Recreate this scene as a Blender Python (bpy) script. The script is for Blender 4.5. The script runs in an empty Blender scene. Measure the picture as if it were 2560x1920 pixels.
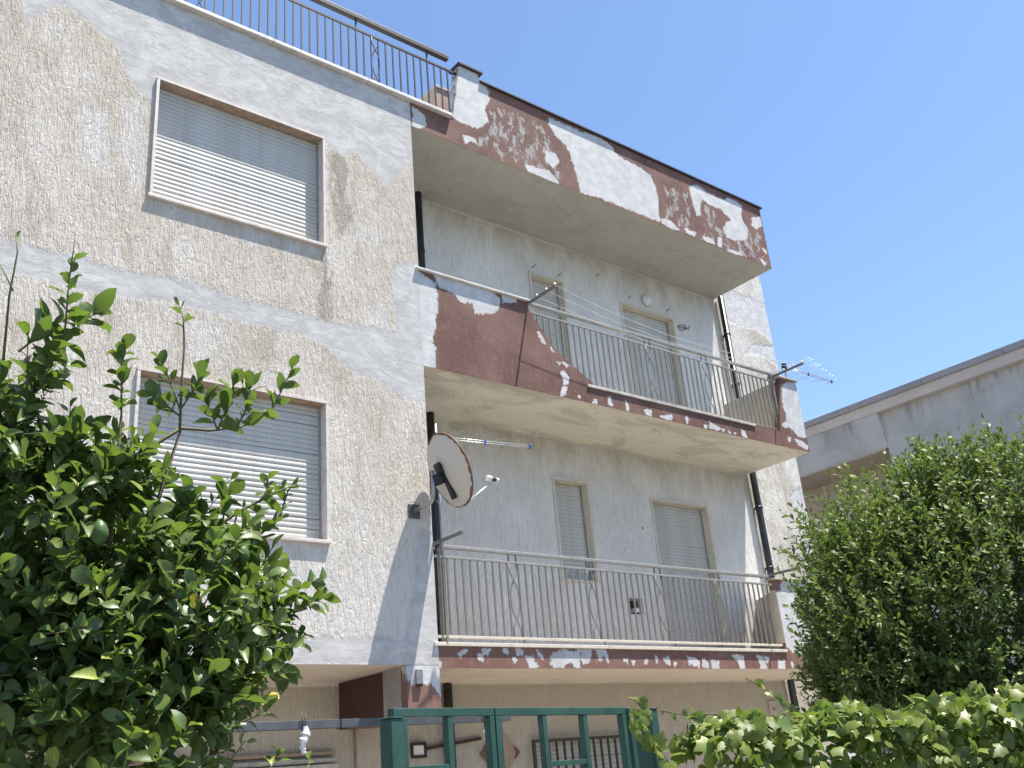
import bpy, bmesh, math, random
import numpy as np
from mathutils import Vector, Matrix, Quaternion

random.seed(7)
rng = np.random.default_rng(11)
S = bpy.context.scene
COL = S.collection

# ------------------------------------------------------------------ camera
CAM = np.array([-5.534, -7.938, -1.078])
PITCH, YAW, ROLL, FPX = 0.387, 0.705, -0.089, 2446.26      # FPX for a 2560 px wide picture
def _axes():
    cy, sy, cp, sp, cr, sr = (math.cos(YAW), math.sin(YAW), math.cos(PITCH), math.sin(PITCH),
                              math.cos(ROLL), math.sin(ROLL))
    right = np.array([cy, -sy, 0.0]); fwd = np.array([sy*cp, cy*cp, sp]); up = np.cross(right, fwd)
    return cr*right + sr*up, -sr*right + cr*up, fwd
RIGHT, UP, FWD = _axes()
cam = bpy.data.cameras.new('camera'); cam_o = bpy.data.objects.new('camera', cam); COL.objects.link(cam_o)
cam.sensor_width = 36.0; cam.lens = 36.0*FPX/2560.0; cam.clip_start = 0.05; cam.clip_end = 2000
m = Matrix.Identity(4)
for i in range(3):
    m[i][0], m[i][1], m[i][2], m[i][3] = RIGHT[i], UP[i], -FWD[i], CAM[i]
cam_o.matrix_world = m
S.camera = cam_o

# ------------------------------------------------------------------ light
SUN = Vector((1.24, -1.0, 4.6)).normalized()
W = bpy.data.worlds.new('World'); S.world = W; W.use_nodes = True
nt = W.node_tree; bg = nt.nodes['Background']
sky = nt.nodes.new('ShaderNodeTexSky'); sky.sky_type = 'NISHITA'; sky.sun_disc = False
sky.sun_elevation = math.asin(SUN.z); sky.sun_rotation = math.atan2(SUN.x, SUN.y)
sky.air_density = 1.0; sky.dust_density = 0.4; sky.ozone_density = 4.5
nt.links.new(sky.outputs[0], bg.inputs[0]); bg.inputs[1].default_value = 0.106
sl = bpy.data.lights.new('sun', 'SUN'); sl.energy = 5.0; sl.angle = math.radians(0.53); sl.color = (1.0, 0.93, 0.83)
so = bpy.data.objects.new('sun', sl); COL.objects.link(so); so.location = (4, -9, 14)
so.rotation_euler = SUN.to_track_quat('Z', 'Y').to_euler()
S.view_settings.view_transform = 'Standard'; S.view_settings.look = 'None'
S.view_settings.exposure = 1.17; S.view_settings.gamma = 1.0
S.cycles.max_bounces = 8; S.cycles.diffuse_bounces = 4; S.cycles.transparent_max_bounces = 8

GZ = -2.70                                   # ground level

def at(xd, yd, dist):
    """world point at a distance from the camera position, seen at (xd, yd) of a 2212 px wide print"""
    k = 2560/2212.0
    d = FWD*FPX + RIGHT*(xd*k-1280) - UP*(yd*k-960)
    return CAM + d/np.linalg.norm(d)*dist

# ------------------------------------------------------------------ object helpers
WLOC = {}
def tag(o, label=None, cat=None, group=None, kind=None):
    if label: o['label'] = label
    if cat: o['category'] = cat
    if group: o['group'] = group
    if kind: o['kind'] = kind
    return o
def link(o, parent=None):
    COL.objects.link(o)
    if parent is not None:
        o.parent = parent
        o.matrix_parent_inverse = Matrix.Translation(-Vector(WLOC.get(parent.name, (0, 0, 0))))
    return o
def thing(name, label, cat, loc, group=None):
    o = bpy.data.objects.new(name, None); o.empty_display_size = 0.2
    COL.objects.link(o); o.location = loc; WLOC[o.name] = tuple(loc)
    return tag(o, label, cat, group)
def put(name, mesh, parent=None, loc=(0, 0, 0)):
    """all geometry is kept in world coordinates; loc offsets shared meshes"""
    o = bpy.data.objects.new(name, mesh); link(o, parent); o.location = loc; WLOC[o.name] = tuple(loc)
    return o

class MB:
    def __init__(s): s.v = []; s.f = []
    def add(s, vs, fs):
        b = len(s.v); s.v += [tuple(map(float, p)) for p in vs]; s.f += [tuple(i+b for i in f) for f in fs]; return s
    def box(s, x0, x1, y0, y1, z0, z1):
        return s.add([(x0,y0,z0),(x1,y0,z0),(x1,y1,z0),(x0,y1,z0),(x0,y0,z1),(x1,y0,z1),(x1,y1,z1),(x0,y1,z1)],
                     [(0,3,2,1),(4,5,6,7),(0,1,5,4),(1,2,6,5),(2,3,7,6),(3,0,4,7)])
    def prism_y(s, poly, y0, y1):
        n = len(poly)
        a = sum(poly[i][0]*poly[(i+1) % n][1]-poly[(i+1) % n][0]*poly[i][1] for i in range(n))
        if a < 0: poly = poly[::-1]
        vs = [(x, y0, z) for x, z in poly] + [(x, y1, z) for x, z in poly]
        fs = [tuple(range(n)), tuple(range(2*n-1, n-1, -1))]
        fs += [(i, i+n, (i+1) % n+n, (i+1) % n) for i in range(n)]
        return s.add(vs, fs)
    def prism_x(s, poly, x0, x1):
        n = len(poly)
        vs = [(x0, y, z) for y, z in poly] + [(x1, y, z) for y, z in poly]
        fs = [tuple(range(n-1, -1, -1)), tuple(range(n, 2*n))]
        fs += [(i, (i+1) % n, (i+1) % n+n, i+n) for i in range(n)]
        return s.add(vs, fs)
    def tube(s, pts, r, n=8, cap=True):
        pts = [Vector(p) for p in pts]; rs = r if hasattr(r, '__len__') else [r]*len(pts)
        b = len(s.v); ref = None
        for i, p in enumerate(pts):
            t = (pts[min(i+1, len(pts)-1)]-pts[max(i-1, 0)]).normalized()
            if ref is None:
                ref = t.orthogonal().normalized()
            ref = (ref - t*ref.dot(t))
            ref = ref.normalized() if ref.length > 1e-6 else t.orthogonal().normalized()
            q = t.cross(ref)
            for k in range(n):
                a = 2*math.pi*k/n
                s.v.append(tuple(p+(ref*math.cos(a)+q*math.sin(a))*rs[i]))
        for i in range(len(pts)-1):
            for k in range(n):
                s.f.append((b+i*n+k, b+i*n+(k+1) % n, b+(i+1)*n+(k+1) % n, b+(i+1)*n+k))
        if cap:
            s.f.append(tuple(b+k for k in range(n-1, -1, -1))); e = b+(len(pts)-1)*n
            s.f.append(tuple(e+k for k in range(n)))
        return s
    def lathe(s, prof, c, axis, n=32):
        axis = Vector(axis).normalized(); u = axis.orthogonal().normalized(); w = axis.cross(u); c = Vector(c); b = len(s.v)
        for r, h in prof:
            for k in range(n):
                a = 2*math.pi*k/n; s.v.append(tuple(c+axis*h+(u*math.cos(a)+w*math.sin(a))*r))
        for i in range(len(prof)-1):
            for k in range(n):
                s.f.append((b+i*n+k, b+i*n+(k+1) % n, b+(i+1)*n+(k+1) % n, b+(i+1)*n+k))
        return s
    def mesh(s, name, mat, smooth=False):
        me = bpy.data.meshes.new(name); me.from_pydata(s.v, [], s.f); me.materials.append(mat)
        if smooth: me.shade_smooth()
        me.update(); return me
    def build(s, name, mat, parent=None, smooth=False, bevel=0.0, loc=(0, 0, 0)):
        o = put(name, s.mesh(name, mat, smooth), parent, loc)
        if bevel:
            bv = o.modifiers.new('bevel', 'BEVEL'); bv.width = bevel; bv.segments = 2; bv.limit_method = 'ANGLE'
        return o

# ------------------------------------------------------------------ material helpers
class NT:
    def __init__(s, name):
        s.m = bpy.data.materials.new(name); s.m.use_nodes = True; s.t = s.m.node_tree; s.n = s.t.nodes
        s.bsdf = s.n['Principled BSDF']; s._tc = None
    def node(s, t, **kw):
        n = s.n.new(t)
        for k, v in kw.items(): setattr(n, k, v)
        return n
    def set(s, sock, v):
        if hasattr(v, 'is_output') or isinstance(v, bpy.types.NodeSocket): s.t.links.new(v, sock)
        elif hasattr(v, '__len__') and len(v) == 3 and sock.type == 'RGBA': sock.default_value = (*v, 1)
        else: sock.default_value = v
    def co(s):
        if s._tc is None: s._tc = s.node('ShaderNodeTexCoord').outputs['Object']
        return s._tc
    def map(s, scale=(1, 1, 1), loc=(0, 0, 0), rot=(0, 0, 0), vec=None):
        n = s.node('ShaderNodeMapping'); n.inputs['Scale'].default_value = scale; n.inputs['Location'].default_value = loc
        n.inputs['Rotation'].default_value = rot
        s.t.links.new(vec or s.co(), n.inputs['Vector']); return n.outputs[0]
    def noise(s, scale, detail=3, rough=.5, dist=0, vec=None):
        n = s.node('ShaderNodeTexNoise'); n.inputs['Scale'].default_value = scale; n.inputs['Detail'].default_value = detail
        n.inputs['Roughness'].default_value = rough; n.inputs['Distortion'].default_value = dist
        s.t.links.new(vec or s.co(), n.inputs['Vector']); return n.outputs['Fac']
    def voro(s, scale, vec=None, feature='F1', out='Distance'):
        n = s.node('ShaderNodeTexVoronoi'); n.feature = feature; n.inputs['Scale'].default_value = scale
        s.t.links.new(vec or s.co(), n.inputs['Vector']); return n.outputs[out]
    def math(s, op, a, b=0.0, c=None, clamp=False):
        n = s.node('ShaderNodeMath', operation=op); n.use_clamp = clamp
        s.set(n.inputs[0], a); s.set(n.inputs[1], b)
        if c is not None: s.set(n.inputs[2], c)
        return n.outputs[0]
    def ramp(s, v, a, b, smooth=True):
        n = s.node('ShaderNodeMapRange'); n.interpolation_type = 'SMOOTHSTEP' if smooth else 'LINEAR'
        s.set(n.inputs['Value'], v); n.inputs['From Min'].default_value = a; n.inputs['From Max'].default_value = b
        return n.outputs['Result']
    def mix(s, f, a, b, mode='MIX'):
        n = s.node('ShaderNodeMix', data_type='RGBA', blend_type=mode)
        s.set(n.inputs[0], f); s.set(n.inputs[6], a); s.set(n.inputs[7], b); return n.outputs[2]
    def attr(s, name):
        n = s.node('ShaderNodeAttribute', attribute_name=name); return n.outputs['Fac']
    def bump(s, h, strength=.5, dist=.01, normal=None):
        n = s.node('ShaderNodeBump'); n.inputs['Strength'].default_value = strength; n.inputs['Distance'].default_value = dist
        s.set(n.inputs['Height'], h)
        if normal is not None: s.t.links.new(normal, n.inputs['Normal'])
        return n.outputs[0]
    def sep(s, i):
        n = s.node('ShaderNodeSeparateXYZ'); s.t.links.new(s.co(), n.inputs[0]); return n.outputs[i]
    def out(s, col=None, rough=None, normal=None, metal=None, spec=None):
        if col is not None: s.set(s.bsdf.inputs['Base Color'], col)
        if rough is not None: s.set(s.bsdf.inputs['Roughness'], rough)
        if normal is not None: s.set(s.bsdf.inputs['Normal'], normal)
        if metal is not None: s.set(s.bsdf.inputs['Metallic'], metal)
        if spec is not None: s.set(s.bsdf.inputs['Specular IOR Level'], spec)
        return s.m

def stucco_height(t):
    """scratched render: flat raised worms with narrow, mostly vertical grooves between them"""
    def groove(scale, stretch, loc, w):
        n = t.noise(scale, 1.6, .55, .9, t.map((1, 1, stretch), loc))
        return t.ramp(t.math('ABSOLUTE', t.math('SUBTRACT', n, .5)), .0, w)
    g = t.math('MULTIPLY', groove(20, .15, (0, 0, 0), .05), groove(29, .24, (3.1, 0, 1.7), .045))
    a = t.noise(30, 2.4, .60, .9, t.map((1, 1, .16), (7, 0, 2)))
    h = t.math('ADD', t.math('MULTIPLY', g, .75), t.math('MULTIPLY', t.ramp(a, .36, .62), .65))
    return t.math('ADD', h, t.math('MULTIPLY', t.noise(150, 2), .10))
def trowel(t):
    a = t.noise(2.6, 6, .68, 1.4, t.map((1, 1, 1.5), (2, 0, 5), (0, .5, 0)))
    b = t.noise(9, 5, .65, 1.0, t.map((.7, 1, 1.3), (7, 0, 1), (0, -.6, 0)))
    return a, b

def mat_facade():
    t = NT('scratched_render_with_plaster_repairs')
    pl = t.attr('plaster'); wh = t.attr('white'); st = t.attr('stain')
    edge = t.math('ADD', t.math('MULTIPLY', t.math('SUBTRACT', t.noise(7, 4, .6), .5), .10),
                  t.math('MULTIPLY', t.math('SUBTRACT', t.noise(40, 3, .6, .6, t.map((1, 1, .5))), .5), .055))
    mp = t.ramp(t.math('ADD', pl, edge), -.024, .028)
    h = stucco_height(t)
    big = t.noise(.9, 5, .62, .4, t.map((1, 1, .55), (4, 0, 2))); mid = t.noise(3.2, 5, .6, .3, t.map((1, 1, .45), (1, 0, 7)))
    c = t.mix(t.ramp(big, .38, .62), (.56, .50, .42), (.64, .59, .525))
    c = t.mix(t.math('MULTIPLY', t.ramp(mid, .48, .68), .65), c, (.44, .375, .30))
    whm = t.ramp(t.math('ADD', wh, t.math('MULTIPLY', t.math('SUBTRACT', t.noise(5, 5, .65), .5), .5)), -.05, .14)
    whm = t.math('MAXIMUM', whm, t.ramp(t.noise(1.7, 5, .6, .3, t.map((1, 1, .6), (9, 0, 3))), .56, .68))
    # the lower storey was washed over with thinned white
    low = t.ramp(t.math('ADD', t.sep(2), t.math('MULTIPLY', t.noise(2.5, 4), 1.1)), 2.9, 1.4)
    whm = t.math('MAXIMUM', whm, t.math('MULTIPLY', low, .8))
    c = t.mix(t.math('MULTIPLY', whm, .75), c, (.66, .64, .61))
    lich = t.math('MULTIPLY', t.ramp(t.noise(1.3, 5, .65, .5, t.map((1, 1, .4), (12, 0, 9))), .56, .72), .45)
    c = t.mix(lich, c, (.44, .40, .30))
    stm = t.math('MULTIPLY', t.ramp(t.math('ADD', st, t.math('MULTIPLY', t.math('SUBTRACT', t.noise(9, 5, .7, .5, t.map((1, 1, .3))), .5), .75)), -.02, .10), .6)
    c = t.mix(stm, c, (.25, .23, .19))
    # dirt held in the grooves, bright tops
    c = t.mix(t.math('MULTIPLY', t.ramp(h, .75, .15), .30), c, (.33, .285, .235))
    a, b = trowel(t)
    p = t.mix(t.ramp(a, .38, .64), (.455, .445, .43), (.575, .563, .545))
    p = t.mix(t.math('MULTIPLY', t.ramp(b, .48, .70), .75), p, (.655, .642, .62))
    p = t.mix(t.math('MULTIPLY', t.ramp(t.noise(1.5, 5, .6), .52, .72), .4), p, (.47, .43, .375))
    rim = t.math('MULTIPLY', t.math('MULTIPLY', mp, t.ramp(t.math('ADD', pl, edge), .10, .0)), .35)
    p = t.mix(rim, p, (.38, .38, .38))
    col = t.mix(mp, c, p)
    hs = t.math('MULTIPLY', h, t.math('SUBTRACT', 1.0, t.math('MULTIPLY', mp, .985)))
    hs = t.math('ADD', hs, t.math('MULTIPLY', mp, .62))
    n1 = t.bump(hs, .62, .0068)
    tro = t.math('ADD', t.math('MULTIPLY', b, .9), t.math('MULTIPLY', t.noise(45, 4, .6, .6, t.map((1, 1, 1.6), (0, 0, 0), (0, .5, 0))), .35))
    n2 = t.bump(tro, .42, .010, n1)
    return t.out(col, .92, n2, spec=.15)

def mat_recess():
    t = NT('white_scratched_render')
    h = stucco_height(t)
    big = t.noise(1.1, 5, .6, .3, t.map((1, 1, .5)))
    c = t.mix(t.ramp(big, .36, .62), (.71, .685, .64), (.80, .785, .755))
    z = t.sep(2)
    for top in (6.25, 3.13, -.02):           # darker brownish mottling that starts under each slab and fades downwards
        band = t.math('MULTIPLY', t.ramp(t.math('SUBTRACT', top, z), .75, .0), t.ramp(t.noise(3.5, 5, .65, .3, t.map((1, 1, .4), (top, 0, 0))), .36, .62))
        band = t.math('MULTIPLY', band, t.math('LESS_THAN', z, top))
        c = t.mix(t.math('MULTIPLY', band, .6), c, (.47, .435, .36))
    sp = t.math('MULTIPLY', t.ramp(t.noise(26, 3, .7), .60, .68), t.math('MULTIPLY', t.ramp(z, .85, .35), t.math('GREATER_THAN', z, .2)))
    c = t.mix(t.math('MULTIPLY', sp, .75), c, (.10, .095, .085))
    x = t.sep(0)
    right = t.math('MULTIPLY', t.ramp(t.math('ADD', x, t.math('MULTIPLY', t.noise(2.2, 5, .6), .5)), 7.05, 7.25), t.ramp(t.noise(1.6, 5, .65, .4, t.map((1, 1, .6))), .42, .60))
    c = t.mix(t.math('MULTIPLY', right, .8), c, (.50, .45, .37))
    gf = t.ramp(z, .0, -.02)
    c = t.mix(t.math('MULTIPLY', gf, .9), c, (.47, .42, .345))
    c = t.mix(t.math('MULTIPLY', t.ramp(h, .75, .15), .30), c, (.36, .34, .31))
    pl = t.attr('plaster')
    mp = t.ramp(t.math('ADD', pl, t.math('MULTIPLY', t.math('SUBTRACT', t.noise(9, 4, .6), .5), .14)), -.02, .03)
    a, b = trowel(t)
    p = t.mix(t.ramp(b, .4, .65), (.50, .505, .51), (.66, .66, .66))
    c = t.mix(mp, c, p)
    hs = t.math('MULTIPLY', h, t.math('SUBTRACT', 1.0, t.math('MULTIPLY', mp, .95)))
    return t.out(c, .92, t.bump(hs, .75, .007), spec=.15)

def mat_brown(name='flaking_red_brown_paint', dk=(.145, .077, .061), lt=(.215, .121, .098), hi=(.30, .20, .17), amp=.10, speck=.685, grow=.014):
    t = NT(name)
    pe = t.attr('peel'); wo = t.attr('worn')
    n = t.math('ADD', t.math('MULTIPLY', t.math('SUBTRACT', t.noise(21, 5, .68, .5), .5), amp),
               t.math('MULTIPLY', t.math('SUBTRACT', t.noise(55, 4, .65, .5), .5), .03))
    mp = t.ramp(t.math('ADD', t.math('ADD', pe, grow), n), -.006, .006)
    nb = t.math('ADD', t.math('MULTIPLY', t.math('SUBTRACT', t.noise(9, 6, .72, .8, t.map((1, 1, .6))), .5), .16),
                t.math('MULTIPLY', t.math('SUBTRACT', t.noise(45, 4, .65, .5, t.map((1, 1, .35))), .5), .09))
    mp = t.math('MAXIMUM', mp, t.ramp(t.math('ADD', t.attr('patch'), nb), -.010, .012))
    wn = t.ramp(t.math('ADD', t.math('MULTIPLY', t.math('MINIMUM', wo, .10), .9), t.math('MULTIPLY', t.math('SUBTRACT', t.noise(7, 8, .72, .2, t.map((1, 1, .6))), .5), 1.0)), .085, .135)
    mp = t.math('MAXIMUM', mp, t.math('MULTIPLY', wn, .8))
    specks = t.ramp(t.noise(15, 5, .72, .6, t.map((1, 1, .6), (5, 0, 3))), speck, speck+.025)
    mp = t.math('MAXIMUM', mp, t.math('MULTIPLY', specks, .9))
    big = t.noise(1.4, 5, .6, .4); fine = t.noise(22, 4, .6, .3, t.map((1, 1, .4)))
    c = t.mix(t.ramp(big, .35, .65), dk, lt)
    c = t.mix(t.math('MULTIPLY', t.ramp(fine, .5, .72), .4), c, hi)
    a, b = trowel(t)
    p = t.mix(t.ramp(t.noise(5, 6, .66, .3, t.map((1, 1, 1.2))), .34, .66), (.49, .487, .48), (.63, .625, .615))
    p = t.mix(t.math('MULTIPLY', t.ramp(a, .5, .7), .5), p, (.52, .49, .45))
    col = t.mix(mp, c, p)
    rimm = t.math('MULTIPLY', t.math('MULTIPLY', mp, t.math('SUBTRACT', 1.0, mp)), 2.4, clamp=True)
    col = t.mix(rimm, col, (.16, .12, .10))
    rough = t.mix(mp, (.62, .62, .62), (.9, .9, .9))
    hh = t.math('ADD', t.math('MULTIPLY', mp, -.5), t.math('ADD', t.math('MULTIPLY', t.noise(30, 4, .6), .55), t.math('MULTIPLY', b, .18)))
    return t.out(col, .78, t.bump(hh, .7, .008), spec=.25)

def mat_soffit(name, base, dark, streak=.5, warm=(.52, .42, .30)):
    t = NT(name)
    a = t.noise(1.3, 5, .62, .9, t.map((.55, 1.4, 1), (2, 1, 0), (0, 0, .3))); b = t.noise(6, 5, .6, .5)
    c = t.mix(t.math('MULTIPLY', t.ramp(a, .46, .66), streak), base, dark)
    c = t.mix(t.math('MULTIPLY', t.ramp(t.noise(2.1, 5, .6, 1.0, t.map((.6, 1, 1), (8, 3, 0))), .585, .605), streak*.75), c, dark)
    c = t.mix(t.math('MULTIPLY', t.ramp(b, .5, .75), .25), c, tuple(min(1, k*1.15) for k in base))
    crk = t.math('LESS_THAN', t.math('ABSOLUTE', t.math('SUBTRACT', t.noise(.9, 5, .62, .6, t.map((1, 1.6, 1), (4, 2, 0))), .5)), .0022)
    c = t.mix(t.math('MULTIPLY', crk, .55), c, tuple(k*.5 for k in dark))
    y = t.sep(1)
    ed = t.math('MULTIPLY', t.ramp(t.math('ADD', y, t.math('MULTIPLY', t.noise(4, 5, .6), .22)), .24, .06), .35)
    c = t.mix(ed, c, warm)
    return t.out(c, .93, t.bump(t.math('ADD', b, t.noise(28, 4, .6)), .25, .006), spec=.1)

def mat_plain(name, col, rough=.6, metal=0.0, var=.15, scale=8, bump=.1, bscale=40, dirt=None, dirt_amt=.4, spec=.4, stretch=(1, 1, 1)):
    t = NT(name)
    a = t.noise(scale, 5, .6, .2, t.map(stretch))
    c = t.mix(t.ramp(a, .3, .7), tuple(k*(1-var) for k in col), tuple(min(1, k*(1+var)) for k in col))
    if dirt: c = t.mix(t.math('MULTIPLY', t.ramp(t.noise(scale*1.7, 5, .65, .4, t.map(stretch, (3, 5, 1))), .52, .70), dirt_amt), c, dirt)
    return t.out(c, rough, t.bump(t.noise(bscale, 4, .6), bump, .004), metal, spec)

def mat_marble(name, base, vein):
    t = NT(name)
    a = t.noise(5, 6, .65, 2.2, t.map((1, 1, 2.2)))
    c = t.mix(t.ramp(a, .45, .68), base, vein)
    c = t.mix(t.math('MULTIPLY', t.ramp(t.noise(40, 3, .6), .5, .75), .3), c, tuple(k*.7 for k in base))
    return t.out(c, .55, t.bump(t.noise(60, 3), .1, .003), spec=.35)

def mat_slat():
    t = NT('roller_shutter_plastic')
    c = t.mix(t.ramp(t.noise(3, 4, .6, .2), .35, .65), (.49, .475, .435), (.56, .545, .505))
    c = t.mix(t.math('MULTIPLY', t.ramp(t.noise(5, 5, .65, .3, t.map((1, 1, .25))), .48, .7), .4), c, (.38, .36, .31))
    w = t.voro(9.0, t.map((1, .01, 1)))
    pits = t.math('LESS_THAN', w, .085)
    c = t.mix(t.math('MULTIPLY', pits, .8), c, (.10, .10, .10))
    return t.out(c, .5, spec=.35)
def mat_slot():
    """perforated hook strip between two shutter slats"""
    t = NT('perforated_hook_strip')
    x = t.sep(0); f = t.math('FRACT', t.math('MULTIPLY', x, 1/.042))
    d = t.math('LESS_THAN', f, .55)
    return t.out(t.mix(d, (.50, .49, .46), (.22, .22, .21)), .7, spec=.2)

def mat_leaf(name, dark, light, young=None, rough=.33, trans=.28, under=None, spec=.5):
    t = NT(name)
    r = t.attr('rnd'); 
    c = t.mix(r, dark, light)
    c = t.mix(t.math('MULTIPLY', t.math('FRACT', t.math('MULTIPLY', r, 37.7)), .35), c, tuple(k*q for k, q in zip(light, (1.35, 1.05, .8))))
    if young: c = t.mix(t.ramp(r, .86, .99), c, young)
    c = t.mix(t.math('MULTIPLY', t.ramp(t.noise(35, 4, .6), .4, .75), .3), c, tuple(k*.6 for k in dark))
    if under:
        g = t.node('ShaderNodeNewGeometry').outputs['Backfacing']; c = t.mix(g, c, under)
    t.out(c, rough, t.bump(t.noise(90, 3), .25, .003), spec=spec)
    tr = t.node('ShaderNodeBsdfTranslucent')
    tc = t.mix(.5, c, (.25, .40, .03)); t.set(tr.inputs['Color'], tc)
    mx = t.node('ShaderNodeMixShader'); mx.inputs[0].default_value = trans
    t.t.links.new(t.bsdf.outputs[0], mx.inputs[1]); t.t.links.new(tr.outputs[0], mx.inputs[2])
    o = t.n['Material Output']; t.t.links.new(mx.outputs[0], o.inputs['Surface'])
    return t.m

def mat_green():
    t = NT('worn_green_gate_paint')
    c = t.mix(t.ramp(t.noise(9, 5, .6, .3, t.map((1, 1, .4))), .3, .7), (.020, .066, .052), (.034, .090, .072))
    c = t.mix(t.math('MULTIPLY', t.ramp(t.noise(5, 6, .7, .2), .50, .72), .55), c, (.075, .125, .105))
    chip = t.ramp(t.noise(38, 4, .7, .3), .655, .68)
    c = t.mix(t.math('MULTIPLY', chip, .85), c, (.13, .075, .05))
    return t.out(c, t.mix(chip, (.5, .5, .5), (.85, .85, .85)), t.bump(t.math('ADD', t.noise(60, 4, .6), t.math('MULTIPLY', chip, -.6)), .25, .004), spec=.35)

M = dict(
    facade=mat_facade(), recess=mat_recess(), brown=mat_brown(),
    brown_roof=mat_brown('badly_flaked_red_brown_paint', amp=.11, speck=.655, grow=.010),
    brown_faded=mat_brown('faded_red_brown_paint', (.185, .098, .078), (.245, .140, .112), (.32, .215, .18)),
    soffit_top=mat_soffit('grey_plaster_soffit', (.47, .455, .41), (.37, .36, .32), .5),
    soffit_mid=mat_soffit('cream_plaster_soffit', (.72, .69, .58), (.47, .45, .385), .7),
    soffit_low=mat_soffit('pinkish_plaster_soffit', (.70, .605, .51), (.55, .47, .40), .4),
    marble=mat_marble('pale_pink_marble', (.66, .61, .565), (.54, .45, .40)),
    marble_warm=mat_marble('brownish_marble', (.40, .30, .23), (.27, .19, .15)),
    cream=mat_marble('cream_travertine', (.66, .61, .51), (.55, .50, .41)),
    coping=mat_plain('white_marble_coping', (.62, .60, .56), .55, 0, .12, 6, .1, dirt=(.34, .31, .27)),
    coping_dk=mat_plain('weathered_coping', (.50, .47, .41), .7, 0, .2, 9, .2, dirt=(.20, .17, .14), dirt_amt=.6),
    slat=mat_slat(), slot=mat_slot(),
    rail=mat_plain('grey_beige_rail_paint', (.225, .21, .185), .5, 0, .12, 12, .1, dirt=(.14, .10, .075), dirt_amt=.35),
    rail_pale=mat_plain('worn_aluminium_rail', (.30, .295, .28), .5, .1, .12, 10, .1, dirt=(.15, .145, .14), dirt_amt=.5),
    rail_dark=mat_plain('dark_rail_paint', (.034, .030, .034), .5, 0, .15, 12, .1),
    flash=mat_plain('dark_metal_flashing', (.055, .05, .055), .5, .3, .2, 10, .1),
    pipe=mat_plain('black_drain_pipe', (.028, .031, .036), .42, 0, .2, 9, .1, dirt=(.12, .12, .12), dirt_amt=.25, stretch=(1, 1, .3)),
    green=mat_green(),
    steel=mat_plain('grey_steel_beam', (.10, .108, .12), .5, .2, .15, 9, .1, dirt=(.09, .08, .075)),
    zinc=mat_plain('galvanised_steel', (.36, .37, .38), .42, .6, .12, 14, .08),
    alu=mat_plain('aluminium_tube', (.62, .63, .64), .35, .7, .06, 14, .05),
    blackp=mat_plain('black_plastic', (.022, .023, .027), .45, 0, .2, 12, .05),
    bluep=mat_plain('blue_plastic_clip', (.03, .10, .42), .4, 0, .1, 12, .05),
    whitep=mat_plain('white_plastic', (.70, .70, .68), .4, 0, .06, 12, .03),
    cord=mat_plain('white_cord', (.55, .55, .51), .7, 0, .08, 30, .05),
    wood=mat_plain('grey_weathered_wood', (.20, .18, .16), .8, 0, .25, 20, .3, stretch=(3, .4, 3)),
    white_wall=mat_plain('smooth_grey_plaster', (.585, .59, .60), .9, 0, .10, 3, .3, 25, spec=.15),
    beige_wall=mat_plain('beige_plaster', (.50, .45, .36), .9, 0, .10, 3, .3, 25, spec=.15),
    pink_wall=mat_plain('pinkish_plaster', (.46, .36, .30), .9, 0, .10, 3, .3, 25, spec=.15),
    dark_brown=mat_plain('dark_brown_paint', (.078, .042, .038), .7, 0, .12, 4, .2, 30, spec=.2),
    grey_brown=mat_plain('grey_filler', (.36, .335, .31), .9, 0, .12, 5, .2, 25, spec=.15),
    tan=mat_plain('tan_painted_wood', (.33, .25, .185), .7, 0, .12, 8, .1),
    rust=mat_plain('brown_flaked_paint', (.16, .085, .065), .8, 0, .2, 14, .2),
    grille=mat_plain('dark_green_grey_iron', (.055, .06, .052), .5, .2, .15, 12, .1),
    dark=mat_plain('dark_cavity', (.035, .033, .03), .9),
    bark=mat_plain('grey_brown_bark', (.13, .105, .08), .9, 0, .25, 25, .6, 60, stretch=(1, 1, .4)),
    twig=mat_plain('olive_twig', (.10, .10, .045), .7, 0, .2, 25, .2),
    lemon_leaf=mat_leaf('lemon_leaf', (.038, .080, .026), (.145, .215, .060), (.31, .37, .07), .36, .34, (.08, .135, .04)),
    yellow_leaf=mat_leaf('yellowing_leaf', (.42, .36, .03), (.55, .46, .06), None, .4, .35),
    ivy_leaf=mat_leaf('ivy_leaf', (.044, .088, .016), (.215, .275, .062), (.36, .42, .09), .40, .32, (.15, .21, .07), spec=.4),
    shrub_leaf=mat_leaf('shrub_leaf', (.044, .082, .026), (.195, .250, .072), (.29, .33, .09), .50, .26, (.09, .135, .05), spec=.3),
    lemon=mat_plain('green_lemon_rind', (.055, .11, .025), .4, 0, .15, 30, .3, 120),
    ngrey=mat_plain('grey_cement_render', (.40, .405, .41), .92, 0, .10, 1.6, .25, 20, dirt=(.20, .205, .215), dirt_amt=.0, spec=.1),
    nband=mat_plain('beige_cornice_band', (.58, .52, .47), .85, 0, .06, 2, .1, 20, spec=.15),
    nflash=mat_plain('lead_grey_flashing', (.33, .32, .325), .6, .1, .08, 2, .1),
    nsoff=mat_plain('beige_soffit_paint', (.46, .40, .33), .9, 0, .08, 2, .1),
    bag=mat_plain('crumpled_clear_plastic', (.62, .64, .68), .3, 0, .25, 40, .8, 55, dirt=(.25, .32, .45), dirt_amt=.6),
)

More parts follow.
